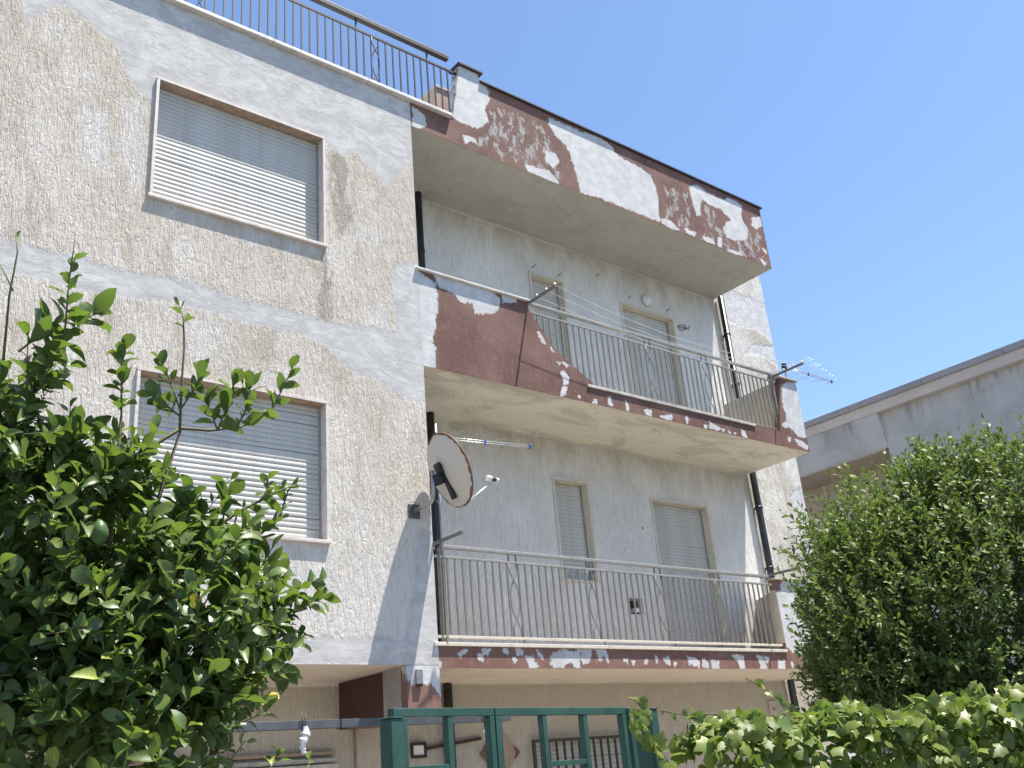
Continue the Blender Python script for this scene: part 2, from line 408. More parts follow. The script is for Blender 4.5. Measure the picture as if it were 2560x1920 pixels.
# traced outlines (x, z in metres) of the plaster repairs and of the flaked paint
PLASTER = [[(-4.97,6.27),(-4.23,5.93),(-4.23,5.75),(-4.15,5.77),(-4.03,5.99),(-3.90,6.09),(-3.77,6.03),(-3.63,5.95),(-3.46,5.89),(-3.38,5.79),(-3.29,5.56),(-3.16,5.38),(-3.06,5.36),(-2.78,5.43),(-1.93,5.28),(-1.18,5.58),(-1.04,5.56),(-0.92,5.50),(-0.74,5.61),(-0.64,5.49),(-0.54,5.42),(-0.41,5.30),(-0.31,5.25),(-0.25,5.47),(-0.05,5.68),(0.06,5.83),(0.03,6.68),(-0.17,6.69),(-3.07,7.14)],
  [(-4.42,3.48),(-4.19,3.47),(-4.07,3.43),(-3.96,3.46),(-3.79,3.43),(-3.56,3.47),(-3.36,3.43),(-3.05,3.43),(-2.69,3.49),(-2.50,3.47),(-2.26,3.44),(-1.94,3.42),(-1.59,3.44),(-1.35,3.42),(-1.08,3.39),(-0.80,3.45),(-0.34,3.48),(-0.33,3.75),(-0.35,4.08),(-0.31,4.31),(-0.14,4.38),(0.13,4.43),(0.26,3.47),(0.05,2.71),(-0.22,2.71),(-0.44,2.80),(-0.65,2.87),(-0.88,2.89),(-1.04,3.01),(-1.15,3.12),(-1.35,3.18),(-1.63,3.19),(-1.94,3.18),(-2.24,3.19),(-2.49,3.20),(-2.71,3.24),(-2.94,3.18),(-3.20,3.16),(-3.40,3.14),(-3.57,3.14),(-3.78,3.15),(-3.93,3.15),(-4.06,3.15),(-4.16,3.13),(-4.38,3.12)],
  [(-2.53,0.20),(-1.52,0.23),(-1.29,0.27),(-0.88,0.27),(-0.67,0.30),(-0.39,0.27),(-0.34,0.45),(-0.23,0.94),(-0.20,1.29),(-0.10,1.36),(0.04,1.29),(0.09,-0.28),(-0.37,-0.15),(-0.37,0.03),(-2.53,0.02)]]
WHITEST = [[(-3.68,4.95),(-3.60,5.08),(-3.48,5.08),(-3.40,4.94),(-3.37,4.63),(-3.29,4.46),(-3.35,4.33),(-3.50,4.41),(-3.65,4.53),(-3.68,4.75)],
  [(-3.34,5.23),(-3.08,5.30),(-3.03,4.34),(-3.14,4.32),(-3.25,4.46),(-3.33,4.78)],
  [(-0.93,1.62),(-0.69,1.67),(-0.63,1.36),(-0.69,1.08),(-0.86,1.07),(-0.98,1.30)],
  [(-2.71,3.16),(-2.20,3.14),(-2.09,2.95),(-2.28,2.67),(-2.56,2.73),(-2.66,2.99)]]
STAINS = [[(-1.25,4.23),(-1.11,4.27),(-1.08,3.35),(-1.26,3.37)],
  [(-1.14,5.48),(-0.84,5.52),(-0.82,4.60),(-1.01,4.42),(-1.13,4.88)]]
ROOF_PEEL = [[(0.82,7.63),(1.11,7.61),(1.13,7.44),(1.28,7.38),(1.26,7.18),(1.18,7.02),(1.22,6.85),(1.12,6.72),(1.02,6.64),(0.90,6.65),(0.71,6.64),(0.64,6.70),(0.67,6.96)],
  [(2.32,7.36),(2.57,7.37),(2.84,7.37),(3.31,7.42),(3.50,7.36),(3.64,7.24),(3.84,7.21),(4.08,7.20),(4.28,7.13),(4.38,6.95),(4.38,6.74),(4.33,6.33),(4.08,6.32),(3.56,6.33),(3.17,6.33),(2.73,6.28),(2.73,6.50),(2.67,6.74),(2.64,6.89),(2.53,7.02),(2.39,7.09),(2.28,7.22)],
  [(5.17,7.25),(5.36,7.35),(5.67,7.29),(5.96,7.28),(6.16,7.38),(6.47,7.34),(6.40,7.05),(6.51,6.90),(6.44,6.67),(6.12,6.57),(5.87,6.55),(5.82,6.72),(6.07,6.94),(5.86,7.06),(5.61,7.05),(5.44,7.10),(5.34,6.89),(5.36,6.75),(5.22,6.74),(5.16,7.01)],
  [(6.68,7.16),(6.91,7.25),(6.92,7.10),(6.73,6.97),(6.64,7.01)],
  [(1.78,6.40),(1.95,6.41),(2.20,6.44),(2.33,6.36),(2.36,6.29),(2.08,6.30),(1.81,6.31)],
  [(2.17,6.75),(2.35,6.78),(2.41,6.68),(2.28,6.53),(2.17,6.59)],
  [(0.79,6.46),(0.95,6.49),(1.00,6.41),(0.88,6.42),(0.81,6.35)],
  [(5.27,6.39),(5.51,6.41),(5.56,6.34),(5.35,6.32)],
  [(5.67,6.49),(5.75,6.50),(5.71,6.32),(5.62,6.32)],
  [(4.87,6.40),(5.14,6.40),(5.08,6.33),(4.90,6.34)],
  [(5.81,6.32),(6.21,6.37),(6.20,6.32),(5.90,6.29)],
  [(6.79,6.63),(6.91,6.61),(6.87,6.54)],
  [(6.67,6.41),(6.81,6.36),(6.77,6.29),(6.69,6.36)],
  [(4.37,6.41),(4.57,6.43),(4.74,6.33),(4.58,6.29),(4.38,6.33)],
  [(0.03,6.59),(0.20,6.52),(0.23,6.38),(0.13,6.31),(0.01,6.27),(0.05,6.46)]]
ROOF_WORN = [[(5.42,7.02),(5.80,7.04),(5.69,6.57),(5.49,6.54),(5.35,6.71)],
  [(4.48,7.06),(4.76,7.12),(4.65,6.59),(4.43,6.59)],
  [(1.27,7.22),(2.17,7.00),(2.40,6.64),(2.24,6.52),(1.56,6.51),(1.26,6.83)]]
MID_PEEL = [[(-0.18,4.60),(0.18,4.40),(0.24,4.19),(0.41,4.16),(0.60,4.05),(0.71,4.07),(0.76,3.96),(1.01,4.01),(1.13,4.13),(1.16,4.26),(0.97,4.38),(0.68,4.33),(0.43,4.37),(-0.03,4.36)],
  [(1.18,4.33),(1.39,4.34),(1.40,4.28),(1.20,4.22)],
  [(-0.04,4.34),(0.23,4.21),(0.24,3.83),(0.14,3.49),(0.18,3.36),(0.16,3.16),(-0.01,3.04),(-0.23,3.70)],
  [(1.70,3.94),(1.74,3.95),(1.80,3.82),(1.76,3.82)],
  [(1.90,3.78),(1.93,3.73),(1.90,3.74)],
  [(1.97,3.60),(2.01,3.60),(1.99,3.57)],
  [(2.06,3.62),(2.15,3.61),(2.12,3.58)],
  [(2.01,3.48),(2.07,3.50),(2.13,3.43),(2.09,3.34),(2.04,3.32),(2.04,3.41)],
  [(2.01,3.28),(2.09,3.30),(2.05,3.20),(1.97,3.16)],
  [(2.49,3.18),(2.57,3.22),(2.56,3.18),(2.51,3.16)],
  [(2.77,3.29),(2.81,3.29),(2.83,3.19),(2.78,3.19)],
  [(3.09,3.29),(3.12,3.25),(3.11,3.17),(3.08,3.18)],
  [(3.40,3.23),(3.53,3.24),(3.52,3.17),(3.44,3.17)],
  [(3.70,3.19),(3.93,3.24),(3.91,3.17),(3.77,3.18)],
  [(2.26,3.21),(2.28,3.21),(2.27,3.19)],
  [(4.22,3.27),(4.25,3.23),(4.22,3.18),(4.20,3.21)],
  [(4.57,3.20),(4.63,3.21),(4.61,3.17),(4.56,3.17)],
  [(4.69,3.27),(4.88,3.21),(4.85,3.18),(4.68,3.19)],
  [(4.92,3.21),(4.98,3.21),(4.96,3.18)],
  [(5.37,3.26),(5.45,3.24),(5.47,3.17),(5.37,3.19)],
  [(5.07,3.21),(5.12,3.18),(5.09,3.17)],
  [(5.20,3.20),(5.23,3.19),(5.20,3.18)],
  [(6.57,4.16),(6.73,4.27),(6.96,4.30),(6.96,3.54),(6.96,3.38),(6.76,3.37),(6.63,3.43),(6.48,3.48),(6.53,3.72),(6.48,3.85)],
  [(6.37,3.51),(6.50,3.56),(6.48,3.48),(6.39,3.48)],
  [(6.46,3.32),(6.53,3.32),(6.47,3.25)],
  [(6.64,3.31),(6.78,3.31),(6.93,3.24),(6.89,3.19),(6.69,3.24)]]
LOW_PEEL = [[(0.24,0.14),(0.34,0.17),(0.25,0.11)],
  [(0.47,0.14),(0.52,0.12),(0.52,0.08),(0.48,0.09)],
  [(0.52,0.18),(0.62,0.18),(0.58,0.13),(0.54,0.14)],
  [(0.80,0.19),(0.85,0.18),(0.85,0.14),(0.81,0.16)],
  [(0.96,0.21),(1.05,0.18),(1.03,0.15),(0.97,0.14)],
  [(1.08,0.12),(1.17,0.12),(1.20,0.01),(1.13,0.01)],
  [(0.91,0.10),(0.95,0.09),(0.92,0.06)],
  [(-0.02,0.07),(0.02,0.05),(0.02,0.01),(-0.02,0.01)],
  [(1.00,0.17),(1.05,0.17),(1.03,0.13)],
  [(1.23,0.18),(1.28,0.16),(1.30,0.10),(1.26,0.13)],
  [(1.09,0.12),(1.16,0.12),(1.23,0.02),(1.14,0.01)],
  [(1.42,0.11),(1.47,0.15),(1.53,0.17),(1.84,0.17),(1.81,0.02),(1.74,0.03),(1.71,0.08),(1.62,0.06),(1.58,0.02),(1.45,0.02),(1.41,0.06)],
  [(1.87,0.17),(2.00,0.16),(1.96,0.08),(1.87,0.06),(1.84,0.11)],
  [(1.58,0.21),(1.66,0.17),(1.60,0.17)],
  [(1.81,0.21),(2.01,0.20),(1.99,0.17),(1.80,0.17)],
  [(2.06,0.22),(2.21,0.20),(2.25,0.13),(2.24,0.07),(2.20,0.14),(2.15,0.13),(2.15,0.10),(2.11,0.09),(2.11,0.14)],
  [(2.83,0.10),(2.86,0.11),(2.85,0.06),(2.82,0.06)],
  [(3.01,0.15),(3.03,0.11),(3.00,0.07)],
  [(3.13,0.11),(3.22,0.13),(3.23,0.05),(3.17,0.07)],
  [(3.30,0.07),(3.33,0.06),(3.30,0.03)],
  [(2.49,0.10),(2.54,0.09),(2.54,0.07)],
  [(2.61,0.08),(2.65,0.07),(2.62,0.05)],
  [(3.55,0.13),(3.65,0.12),(3.74,0.08),(3.73,0.03),(3.56,0.06)],
  [(3.80,0.12),(3.89,0.08),(3.89,0.02),(3.80,0.03)],
  [(3.97,0.10),(4.10,0.08),(4.08,0.01),(3.96,0.01)],
  [(4.36,0.16),(4.58,0.15),(4.56,-0.00),(4.49,0.01),(4.46,0.10)],
  [(4.85,0.15),(4.94,0.14),(5.02,0.00),(4.88,-0.00),(4.89,0.08)],
  [(4.98,0.15),(5.08,0.13),(5.02,0.08)],
  [(5.27,0.10),(5.40,0.10),(5.37,-0.00),(5.25,0.00)],
  [(5.52,0.09),(5.57,0.07),(5.54,0.01)]]

# ------------------------------------------------------------------ grids with painted-edge distance fields
def sdf_polys(px, pz, polys):
    """signed distance to a union of polygons, positive inside"""
    best = np.full(px.shape, -9.0)
    for poly in polys:
        P = np.array(poly, float); n = len(P); d = np.full(px.shape, 9.0); ins = np.zeros(px.shape, bool)
        for i in range(n):
            a, b = P[i], P[(i+1) % n]; e = b-a; L = e@e
            if L < 1e-12: continue
            t = np.clip(((px-a[0])*e[0]+(pz-a[1])*e[1])/L, 0, 1)
            d = np.minimum(d, np.hypot(px-a[0]-t*e[0], pz-a[1]-t*e[1]))
            c = ((a[1] > pz) != (b[1] > pz)) & (px < (b[0]-a[0])*(pz-a[1])/((b[1]-a[1]) or 1e-12)+a[0])
            ins ^= c
        best = np.maximum(best, np.where(ins, d, -d))
    return best
def set_attr(me, name, vals):
    a = me.attributes.new(name, 'FLOAT', 'POINT'); a.data.foreach_set('value', np.asarray(vals, np.float32))
def lin(a, b, step):
    n = max(1, int(round((b-a)/step))); return list(np.linspace(a, b, n+1))
def axis(a, b, cuts, step):
    pts = sorted({a, b, *[c for c in cuts if a < c < b]}); out = []
    for p, q in zip(pts[:-1], pts[1:]): out += lin(p, q, step)[:-1]
    return np.array(out+[b])

def wall_with_holes(name, x0, x1, z0, z1, y, depth, holes, step, mat, parent, fields):
    """front grid at y facing the street, solid backing behind it, rectangular openings left free"""
    xs = axis(x0, x1, [h[0] for h in holes]+[h[1] for h in holes], step)
    zs = axis(z0, z1, [h[2] for h in holes]+[h[3] for h in holes], step)
    X, Z = np.meshgrid(xs, zs, indexing='ij'); nx, nz = X.shape
    v = np.stack([X.ravel(), np.full(X.size, y), Z.ravel()], 1); fs = []
    for i in range(nx-1):
        cx = (xs[i]+xs[i+1])/2
        hz = [h for h in holes if h[0] < cx < h[1]]
        for j in range(nz-1):
            cz = (zs[j]+zs[j+1])/2
            if any(h[2] < cz < h[3] for h in hz): continue
            fs.append((i*nz+j, (i+1)*nz+j, (i+1)*nz+j+1, i*nz+j+1))
    mb = MB(); mb.v = [tuple(p) for p in v]; mb.f = fs
    # backing in strips
    cx = sorted({x0, x1, *[h[0] for h in holes], *[h[1] for h in holes]})
    for a, b in zip(cx[:-1], cx[1:]):
        hz = sorted([h for h in holes if h[0] <= a+1e-6 and h[1] >= b-1e-6], key=lambda h: h[2]); lo = z0
        for h in hz:
            if h[2] > lo: mb.box(a, b, y+.003, y+depth, lo, h[2])
            lo = h[3]
        if lo < z1: mb.box(a, b, y+.003, y+depth, lo, z1)
    me = mb.mesh(name, mat)
    px = np.array([p[0] for p in mb.v]); pz = np.array([p[2] for p in mb.v])
    for k, polys in fields.items(): set_attr(me, k, sdf_polys(px, pz, polys) if polys else np.full(px.shape, -5.))
    return put(name, me, parent)

def fascia(name, xs, z0, top, nz, y, thick, mat, parent, fields):
    """upright slab whose top edge follows top(x)"""
    nx = len(xs); tops = np.array([top(x) for x in xs]); T = np.linspace(0, 1, nz)
    vf = [(x, y, z0+(tp-z0)*k) for x, tp in zip(xs, tops) for k in T]
    n = len(vf); vb = [(x, y+thick, z0) for x in xs]+[(x, y+thick, tp) for x, tp in zip(xs, tops)]
    fs = []
    for i in range(nx-1):
        for j in range(nz-1): fs.append((i*nz+j, (i+1)*nz+j, (i+1)*nz+j+1, i*nz+j+1))
        fs.append((n+i, n+nx+i, n+nx+i+1, n+i+1))                                 # back
        fs.append((i*nz+nz-1, (i+1)*nz+nz-1, n+nx+i+1, n+nx+i))                  # top
        fs.append((i*nz, n+i, n+i+1, (i+1)*nz))                                  # bottom
    fs.append(tuple([j for j in range(nz)]+[n+nx, n]))
    e = (nx-1)*nz; fs.append(tuple([n+nx-1, n+2*nx-1]+[e+j for j in range(nz-1, -1, -1)]))
    mb = MB(); mb.v = vf+vb; mb.f = fs; me = mb.mesh(name, mat)
    px = np.array([p[0] for p in mb.v]); pz = np.array([p[2] for p in mb.v])
    for k, polys in fields.items(): set_attr(me, k, sdf_polys(px, pz, polys) if polys else np.full(px.shape, -5.))
    return put(name, me, parent)

# ------------------------------------------------------------------ the setting
gm = NT('worn_asphalt_ground')
gcol = gm.mix(gm.ramp(gm.noise(.35, 6, .6), .35, .65), (.085, .082, .078), (.125, .12, .112))
gcol = gm.mix(gm.math('MULTIPLY', gm.ramp(gm.noise(6, 5, .6), .5, .7), .4), gcol, (.07, .068, .065))
gm = gm.out(gcol, .95, gm.bump(gm.noise(18, 5, .6), .4, .01), spec=.1)
g = MB(); g.add([(-400, -400, GZ), (400, -400, GZ), (400, 400, GZ), (-400, 400, GZ)], [(0, 1, 2, 3)])
tag(g.build('ground', gm), kind='structure')
cm = NT('pale_bounce_concrete')
ccol = cm.mix(cm.ramp(cm.noise(.8, 6, .6), .35, .65), (.29, .272, .24), (.37, .348, .31))
ccol = cm.mix(cm.math('MULTIPLY', cm.ramp(cm.noise(6, 5, .6), .5, .7), .4), ccol, (.22, .205, .18))
cmat = cm.out(ccol, .95, cm.bump(cm.noise(18, 5, .6), .4, .01), spec=.1)
tag(MB().add([(-8, -3.6, GZ+.004), (11.5, -3.6, GZ+.004), (11.5, 1.3, GZ+.004), (-8, 1.3, GZ+.004)], [(0, 1, 2, 3)]).build('courtyard_bounce_paving', cmat), kind='structure')  # unseen pale sheet, added to bounce sun onto lower walls and soffits

# ------------------------------------------------------------------ the apartment building
D, WX, EX = 1.225, 6.945, 8.42                    # depth of the loggia, end of the balconies, end of the back wall
ZR0, ZR1, ZM0, ZC = 6.287, 7.42, 3.15, 6.63
B = thing('apartment_building', 'three storey apartment block with flaking brown balconies and patched grey plaster', 'building', (0, 4, GZ))

WIN = [(-3.0, -1.18, 4.29, 5.625), (-3.0, -1.18, 1.145, 2.505)]
wall_with_holes('street_wall', -7.2, 0.0, .03, ZC, 0.0, .16, WIN, .04, M['facade'], B,
                dict(plaster=PLASTER, white=WHITEST, stain=STAINS))
MB().box(-7.2, -.004, .16, 7.5, .2, ZC-.02).build('inner_block', M['recess'], B)
MB().add([(-7.2, .0, .028), (-.37, .0, .028), (-.37, 1.28, .028), (-7.2, 1.28, .028)], [(0, 3, 2, 1)]).build('porch_ceiling', M['soffit_low'], B)
# pier at the corner of the porch
PIER = [(-.37, -.10), (-.30, -.16), (-.25, -.12), (-.18, -.17), (-.12, -.14), (-.05, -.18), (.0, -.13), (.05, .5), (-.5, .5)]
fascia('corner_pier', np.linspace(-.37, 0, 20), -.432, lambda x: .026, 30, 0.0, 1.30, M['brown_faded'], B, dict(peel=[[(-.05, -.14), (.0, -.14), (.0, -.24), (-.03, -.23)]], patch=[PIER], worn=[]))
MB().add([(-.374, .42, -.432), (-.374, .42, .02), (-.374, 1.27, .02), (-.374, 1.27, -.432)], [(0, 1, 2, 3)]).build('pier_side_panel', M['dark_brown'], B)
MB().add([(-.374, .10, -.432), (-.374, .10, .02), (-.374, .418, .02), (-.374, .418, -.432)], [(0, 1, 2, 3)]).build('pier_filler_strip', M['grey_brown'], B)
wall_with_holes('porch_back_wall', -7.2, -.21, GZ, .03, 1.27, .2, [], .25, M['recess'], B, dict(plaster=[]))
for z0, z1, yy in ((-.66, -.625, 1.22), (-.735, -.69, 1.19), (-.80, -.745, 1.15)):
    MB().box(-6.5, -.45, yy, 1.268, z0, z1).build('porch_moulding', M['tan'] if z0 > -.7 else M['coping_dk'], B, bevel=.008)
MB().box(-6.5, -.5, 1.20, 1.266, GZ, -.803).build('porch_shutter', M['dark_brown'], B)
# recessed wall behind the balconies
DOORS = [(2.765, 3.405, 3.36, 5.655), (4.58, 5.765, 3.36, 5.625), (2.81, 3.425, 1.26, 2.595), (4.64, 5.85, .215, 2.51), (2.10, 3.72, -1.9, -.66)]
VENT = (3.956, 4.203, .865, 1.062)
EDGE = [[(EX-.38, -2.7), (EX-.30, 2.2), (EX-.42, 2.9), (EX-.15, 3.1), (EX+.1, 3.1), (EX+.1, -2.7)],
        [(EX-1.3, 5.95), (EX-.9, 5.9), (EX-.4, 5.95), (EX+.1, 5.75), (EX+.1, 6.6), (EX-1.3, 6.6)],
        [(EX-.95, 5.35), (EX-.5, 5.45), (EX+.1, 5.3), (EX+.1, 5.75), (EX-.6, 5.65)]]
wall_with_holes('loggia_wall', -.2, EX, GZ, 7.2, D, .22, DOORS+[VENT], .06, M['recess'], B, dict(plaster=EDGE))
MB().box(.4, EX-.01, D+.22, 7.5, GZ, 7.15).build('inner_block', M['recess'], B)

# roof slab and its fascia
MB().box(0.002, WX-.002, .004, D-.002, ZR0, 6.6).build('roof_slab', M['soffit_top'], B)
def roof_top(x):
    if x < .645: return ZC
    if x < .80: return float(np.interp(x, [.645, .80], [6.69, 7.555]))
    return 7.555 if x < 1.13 else ZR1
fascia('roof_fascia', np.array(lin(0, .6449, .022)+lin(.645, 1.1299, .02)+lin(1.13, WX, .022)), ZR0+.002, roof_top, 52, 0.0, .142, M['brown_roof'], B,
       dict(peel=ROOF_PEEL[3:], patch=ROOF_PEEL[:3], worn=ROOF_WORN+[[(.9, 6.33), (2.5, 6.33), (2.35, 7.2), (1.3, 7.25)], [(4.42, 6.33), (5.1, 6.33), (5.15, 7.15), (4.45, 7.1)], [(5.2, 6.30), (6.9, 6.30), (6.9, 7.0), (5.3, 6.7)]]))
MB().prism_y([(1.125, ZR1+.001), (WX+.04, ZR1+.001), (WX+.04, ZR1+.03), (1.125, ZR1+.03)], -.035, .22).build('roof_edge_flashing', M['flash'], B, bevel=.004)
MB().box(.775, 1.165, -.04, .20, 7.556, 7.592).build('pillar_cap', M['flash'], B, bevel=.004)
tb = MB().box(.757, 1.25, .47, 2.6, 6.6, 7.515).build('terrace_parapet', M['pink_wall'], B)
MB().box(.735, 1.27, .45, 2.62, 7.516, 7.55).build('parapet_cap', M['coping_dk'], tb, bevel=.006)
for a in np.arange(-6.6, .5, 1.2):
    MB().box(a, min(a+1.196, .60), -.062, .30, ZC+.002, ZC+.045).build('roof_coping_slab', M['coping'], B, bevel=.005)

# middle balcony
MB().box(.002, WX-.002, .004, D-.002, ZM0, 3.34).build('balcony_slab', M['soffit_mid'], B)
CURVE = [(1.58, 4.27), (1.663, 4.116), (1.798, 3.966), (1.932, 3.801), (2.073, 3.689), (2.25, 3.59), (2.368, 3.523), (2.519, 3.448), (2.56, 3.36)]
def mid_top(x):
    if x < 1.58: return 4.316
    if x < 2.56: return float(np.interp(x, [c[0] for c in CURVE], [c[1] for c in CURVE]))
    if x < 6.302: return 3.36 if x < 5.70 else 3.395
    if x < 6.552: return float(np.interp(x, [6.302, 6.552], [3.42, 4.285]))
    return 4.285
fascia('balcony_parapet', np.array(lin(0, 1.579, .02)+lin(1.58, 2.56, .02)+lin(2.5605, 5.70, .02)+lin(5.7005, 6.3015, .02)+lin(6.302, WX, .02)),
       ZM0+.002, mid_top, 44, 0.0, .102, M['brown'], B, dict(peel=[p for p in MID_PEEL if len(p) < 8], patch=[p for p in MID_PEEL if len(p) >= 8], worn=[]))
MB().box(-.045, 1.60, -.040, .15, 4.318, 4.342).build('parapet_coping', M['coping'], B, bevel=.004)
for a, b in ((2.43, 3.72), (3.724, 4.73), (4.734, 5.70)):
    MB().box(a, b, -.02, .16, 3.362, 3.396).build('balcony_coping_slab', M['coping_dk'], B, bevel=.004)
MB().box(6.50, WX+.03, -.035, .16, 4.288, 4.312).build('parapet_coping', M['coping_dk'], B, bevel=.004)
MB().add([(6.50, .103, 3.34), (WX, .103, 3.34), (WX, D-.003, 3.34), (6.73, D-.003, 3.34),
          (6.50, .103, 4.24), (WX, .103, 4.24), (WX, D-.003, 4.32), (6.73, D-.003, 4.32)],
         [(4, 5, 6, 7), (0, 1, 5, 4), (1, 2, 6, 5), (2, 3, 7, 6), (3, 0, 4, 7)]).build('balcony_side_wall', M['beige_wall'], B)

# lower balcony
MB().box(.002, WX-.002, .004, D-.002, 0.0, .20).build('balcony_slab', M['soffit_low'], B)
def low_top(x): return .205 if x < 5.487 else 1.15
fascia('balcony_parapet', np.array(lin(0, 5.4865, .016)+lin(5.487, WX, .03)), +.002, low_top, 30, 0.0, .102, M['brown_faded'], B,
       dict(peel=LOW_PEEL, patch=[[(5.40, .34), (5.40, 1.0), (5.55, 1.0), (5.62, 1.10), (5.7, 1.3), (7.1, 1.3), (7.1, .12), (6.0, .14), (5.6, .2)]], worn=[]))
for a, b in ((-.05, 1.10), (1.104, 2.25), (2.254, 3.4), (3.404, 4.5), (4.504, 5.47)):
    MB().box(a, b, -.024, .16, .207, .243).build('balcony_coping_slab', M['cream'], B, bevel=.004)
MB().box(5.476, 5.4855, .004, .099, .33, 1.02).build('end_panel_return', M['beige_wall'], B)
MB().box(5.45, WX+.03, -.035, .14, 1.152, 1.172).build('parapet_coping', M['coping_dk'], B, bevel=.004)
MB().add([(5.55, .103, .2), (WX, .103, .2), (WX, D-.003, .2), (6.66, D-.003, .2),
          (5.55, .103, 1.02), (WX, .103, 1.02), (WX, D-.003, 1.16), (6.66, D-.003, 1.16)],
         [(4, 5, 6, 7), (0, 1, 5, 4), (1, 2, 6, 5), (2, 3, 7, 6), (3, 0, 4, 7)]).build('balcony_side_wall', M['beige_wall'], B)

# ---- windows and balcony doors with roller shutters
def slat_mesh(w, pitch):
    prof = [(-.000, 0.0), (-.0036, .009), (-.0052, .021), (-.0042, .034), (-.0005, .0445)]
    mb = MB(); n = len(prof); k = pitch/.049
    for x in (0, w):
        for y, z in prof: mb.v.append((x, y, z*k))
    for i in range(n-1): mb.f.append((i, i+n, i+1+n, i+1))
    b = len(mb.v); mb.v += [(0, .0004, .0445*k), (w, .0004, .0445*k), (w, .0004, pitch+.0005), (0, .0004, pitch+.0005)]
    me_f = len(mb.f); mb.f.append((b, b+1, b+2, b+3))
    me = mb.mesh('shutter_slat', M['slat']); me.materials.append(M['slot'])
    me.polygons[me_f].material_index = 1
    for p in me.polygons[:me_f]: p.use_smooth = True
    return me
def shuttered(name, x0, x1, z0, z1, y, frame, top_mat, fr, proj, depth, sill, pitch=.049, label=None):
    """marble surround (part) with jambs, lintel, sill and every shutter slat as its pieces"""
    w = MB().box(x0, x0+fr, y-proj, y+depth, z0, z1-fr-.001).box(x1-fr, x1, y-proj, y+depth, z0, z1-fr-.001)
    w = w.box(x0, x1, y-proj-.001, y-proj+.004, z1-fr+.004, z1).build(name, frame, B)     # the surround carries the name
    if label: w['label'] = label
    MB().box(x0, x1, y-proj+.0045, y+depth, z1-fr, z1).build('lintel', top_mat, w)
    if sill: MB().box(x0-.015, x1+.012, y-proj-.010, y+depth, z0-.034, z0-.001).build('sill', frame, w, bevel=.004)
    a, b = x0+fr+.003, x1-fr-.003; me = slat_mesh(b-a, pitch); k = int((z1-fr-z0)/pitch)+1; ys = y+depth-.018
    for i in range(k):
        zz = z1-fr-(i+1)*pitch
        if zz < z0-pitch*.9: break
        sl_ = put('shutter_slat', me, w, (a, ys+rng.uniform(-.0009, .0009), max(zz, z0-.02)))
        sl_.rotation_euler = (rng.uniform(-.03, .03), rng.normal(0, .0009), 0)
    MB().box(x0+.002, x1-.002, y+depth-.004, y+depth+.02, z0, z1-.01).build('backing', M['dark'], w)
    MB().box(x0+fr, x0+fr+.02, ys-.018, ys+.012, z0, z1-fr).build('guide_rail', M['zinc'], w)
    MB().box(x1-fr-.02, x1-fr, ys-.018, ys+.012, z0, z1-fr).build('guide_rail', M['zinc'], w)
    return w
for (x0, x1, z0, z1) in WIN:
    shuttered('window', x0-.01, x1+.012, z0-.004, z1+.012, 0.0, M['marble'], M['marble_warm'], .028, .028, .115, True)
(d1, d2, d3, d4, d5) = DOORS
for d, s in ((d1, False), (d2, False), (d3, True), (d4, False)):
    shuttered('window' if s else 'balcony_door', d[0]-.012, d[1]+.012, d[2]+.002, d[3]+.012, D, M['cream'], M['cream'], .03, .02, .135, s,
              .052 if d is not d4 else .049)
gw = shuttered('window', d5[0], d5[1], d5[2], d5[3], D, M['coping_dk'], M['coping_dk'], .03, .01, .12, True)
gr = MB().box(2.04, 3.80, D-.075, D-.045, -.66, -.628).build('window_grille', M['grille'], B)
MB().box(2.04, 2.075, D-.075, D-.045, -1.95, -.661).build('grille_frame', M['grille'], gr)
MB().box(2.04, 3.80, D-.075, D-.045, -1.985, -1.951).build('grille_frame', M['grille'], gr)
gb = MB().box(-.011, .011, -.011, .011, -1.95, -.661).mesh('grille_bar', M['grille'])
for x in np.arange(2.28, 3.78, .118): put('grille_bar', gb, gr, (x, D-.06, 0))
# vent opening with a broken pipe end
ve = MB().box(VENT[0]-.0, VENT[1], D+.10, D+.12, VENT[2], VENT[3]).build('wall_vent', M['dark'], B)
MB().box(VENT[0]+.10, VENT[0]+.18, D+.005, D+.098, VENT[2]+.03, VENT[2]+.085).build('pipe_end', M['whitep'], ve, bevel=.006)
MB().box(VENT[0]-.01, VENT[1]+.01, D-.006, D+.02, VENT[3], VENT[3]+.012).build('vent_frame', M['zinc'], ve)

# ---- railings
def ornament(parent, x, z0, z1, y, mat, w=.105, r=.0075):
    """pair of crossing bars that open into a lens"""
    h = z1-z0; prof = [(1, 0), (1, .12), (.55, .17), (0, .235), (-.55, .31), (-.95, .42), (-1.02, .50), (-.95, .58), (-.55, .69), (0, .765), (.55, .83), (1, .88), (1, 1)]
    for sgn in (-1, 1):
        pts = [(x+sgn*q*w/2, y+sgn*.006, z0+h*k) for q, k in prof]
        MB().tube(pts, r, 6).build('twisted_bar', mat, parent, smooth=True)
def bar_mesh(r, h, mat, square=True):
    mb = MB()
    if square: mb.box(-r, r, -r, r, 0, h)
    else: mb.tube([(0, 0, 0), (0, 0, h)], r, 8)
    return mb.mesh('bar', mat)

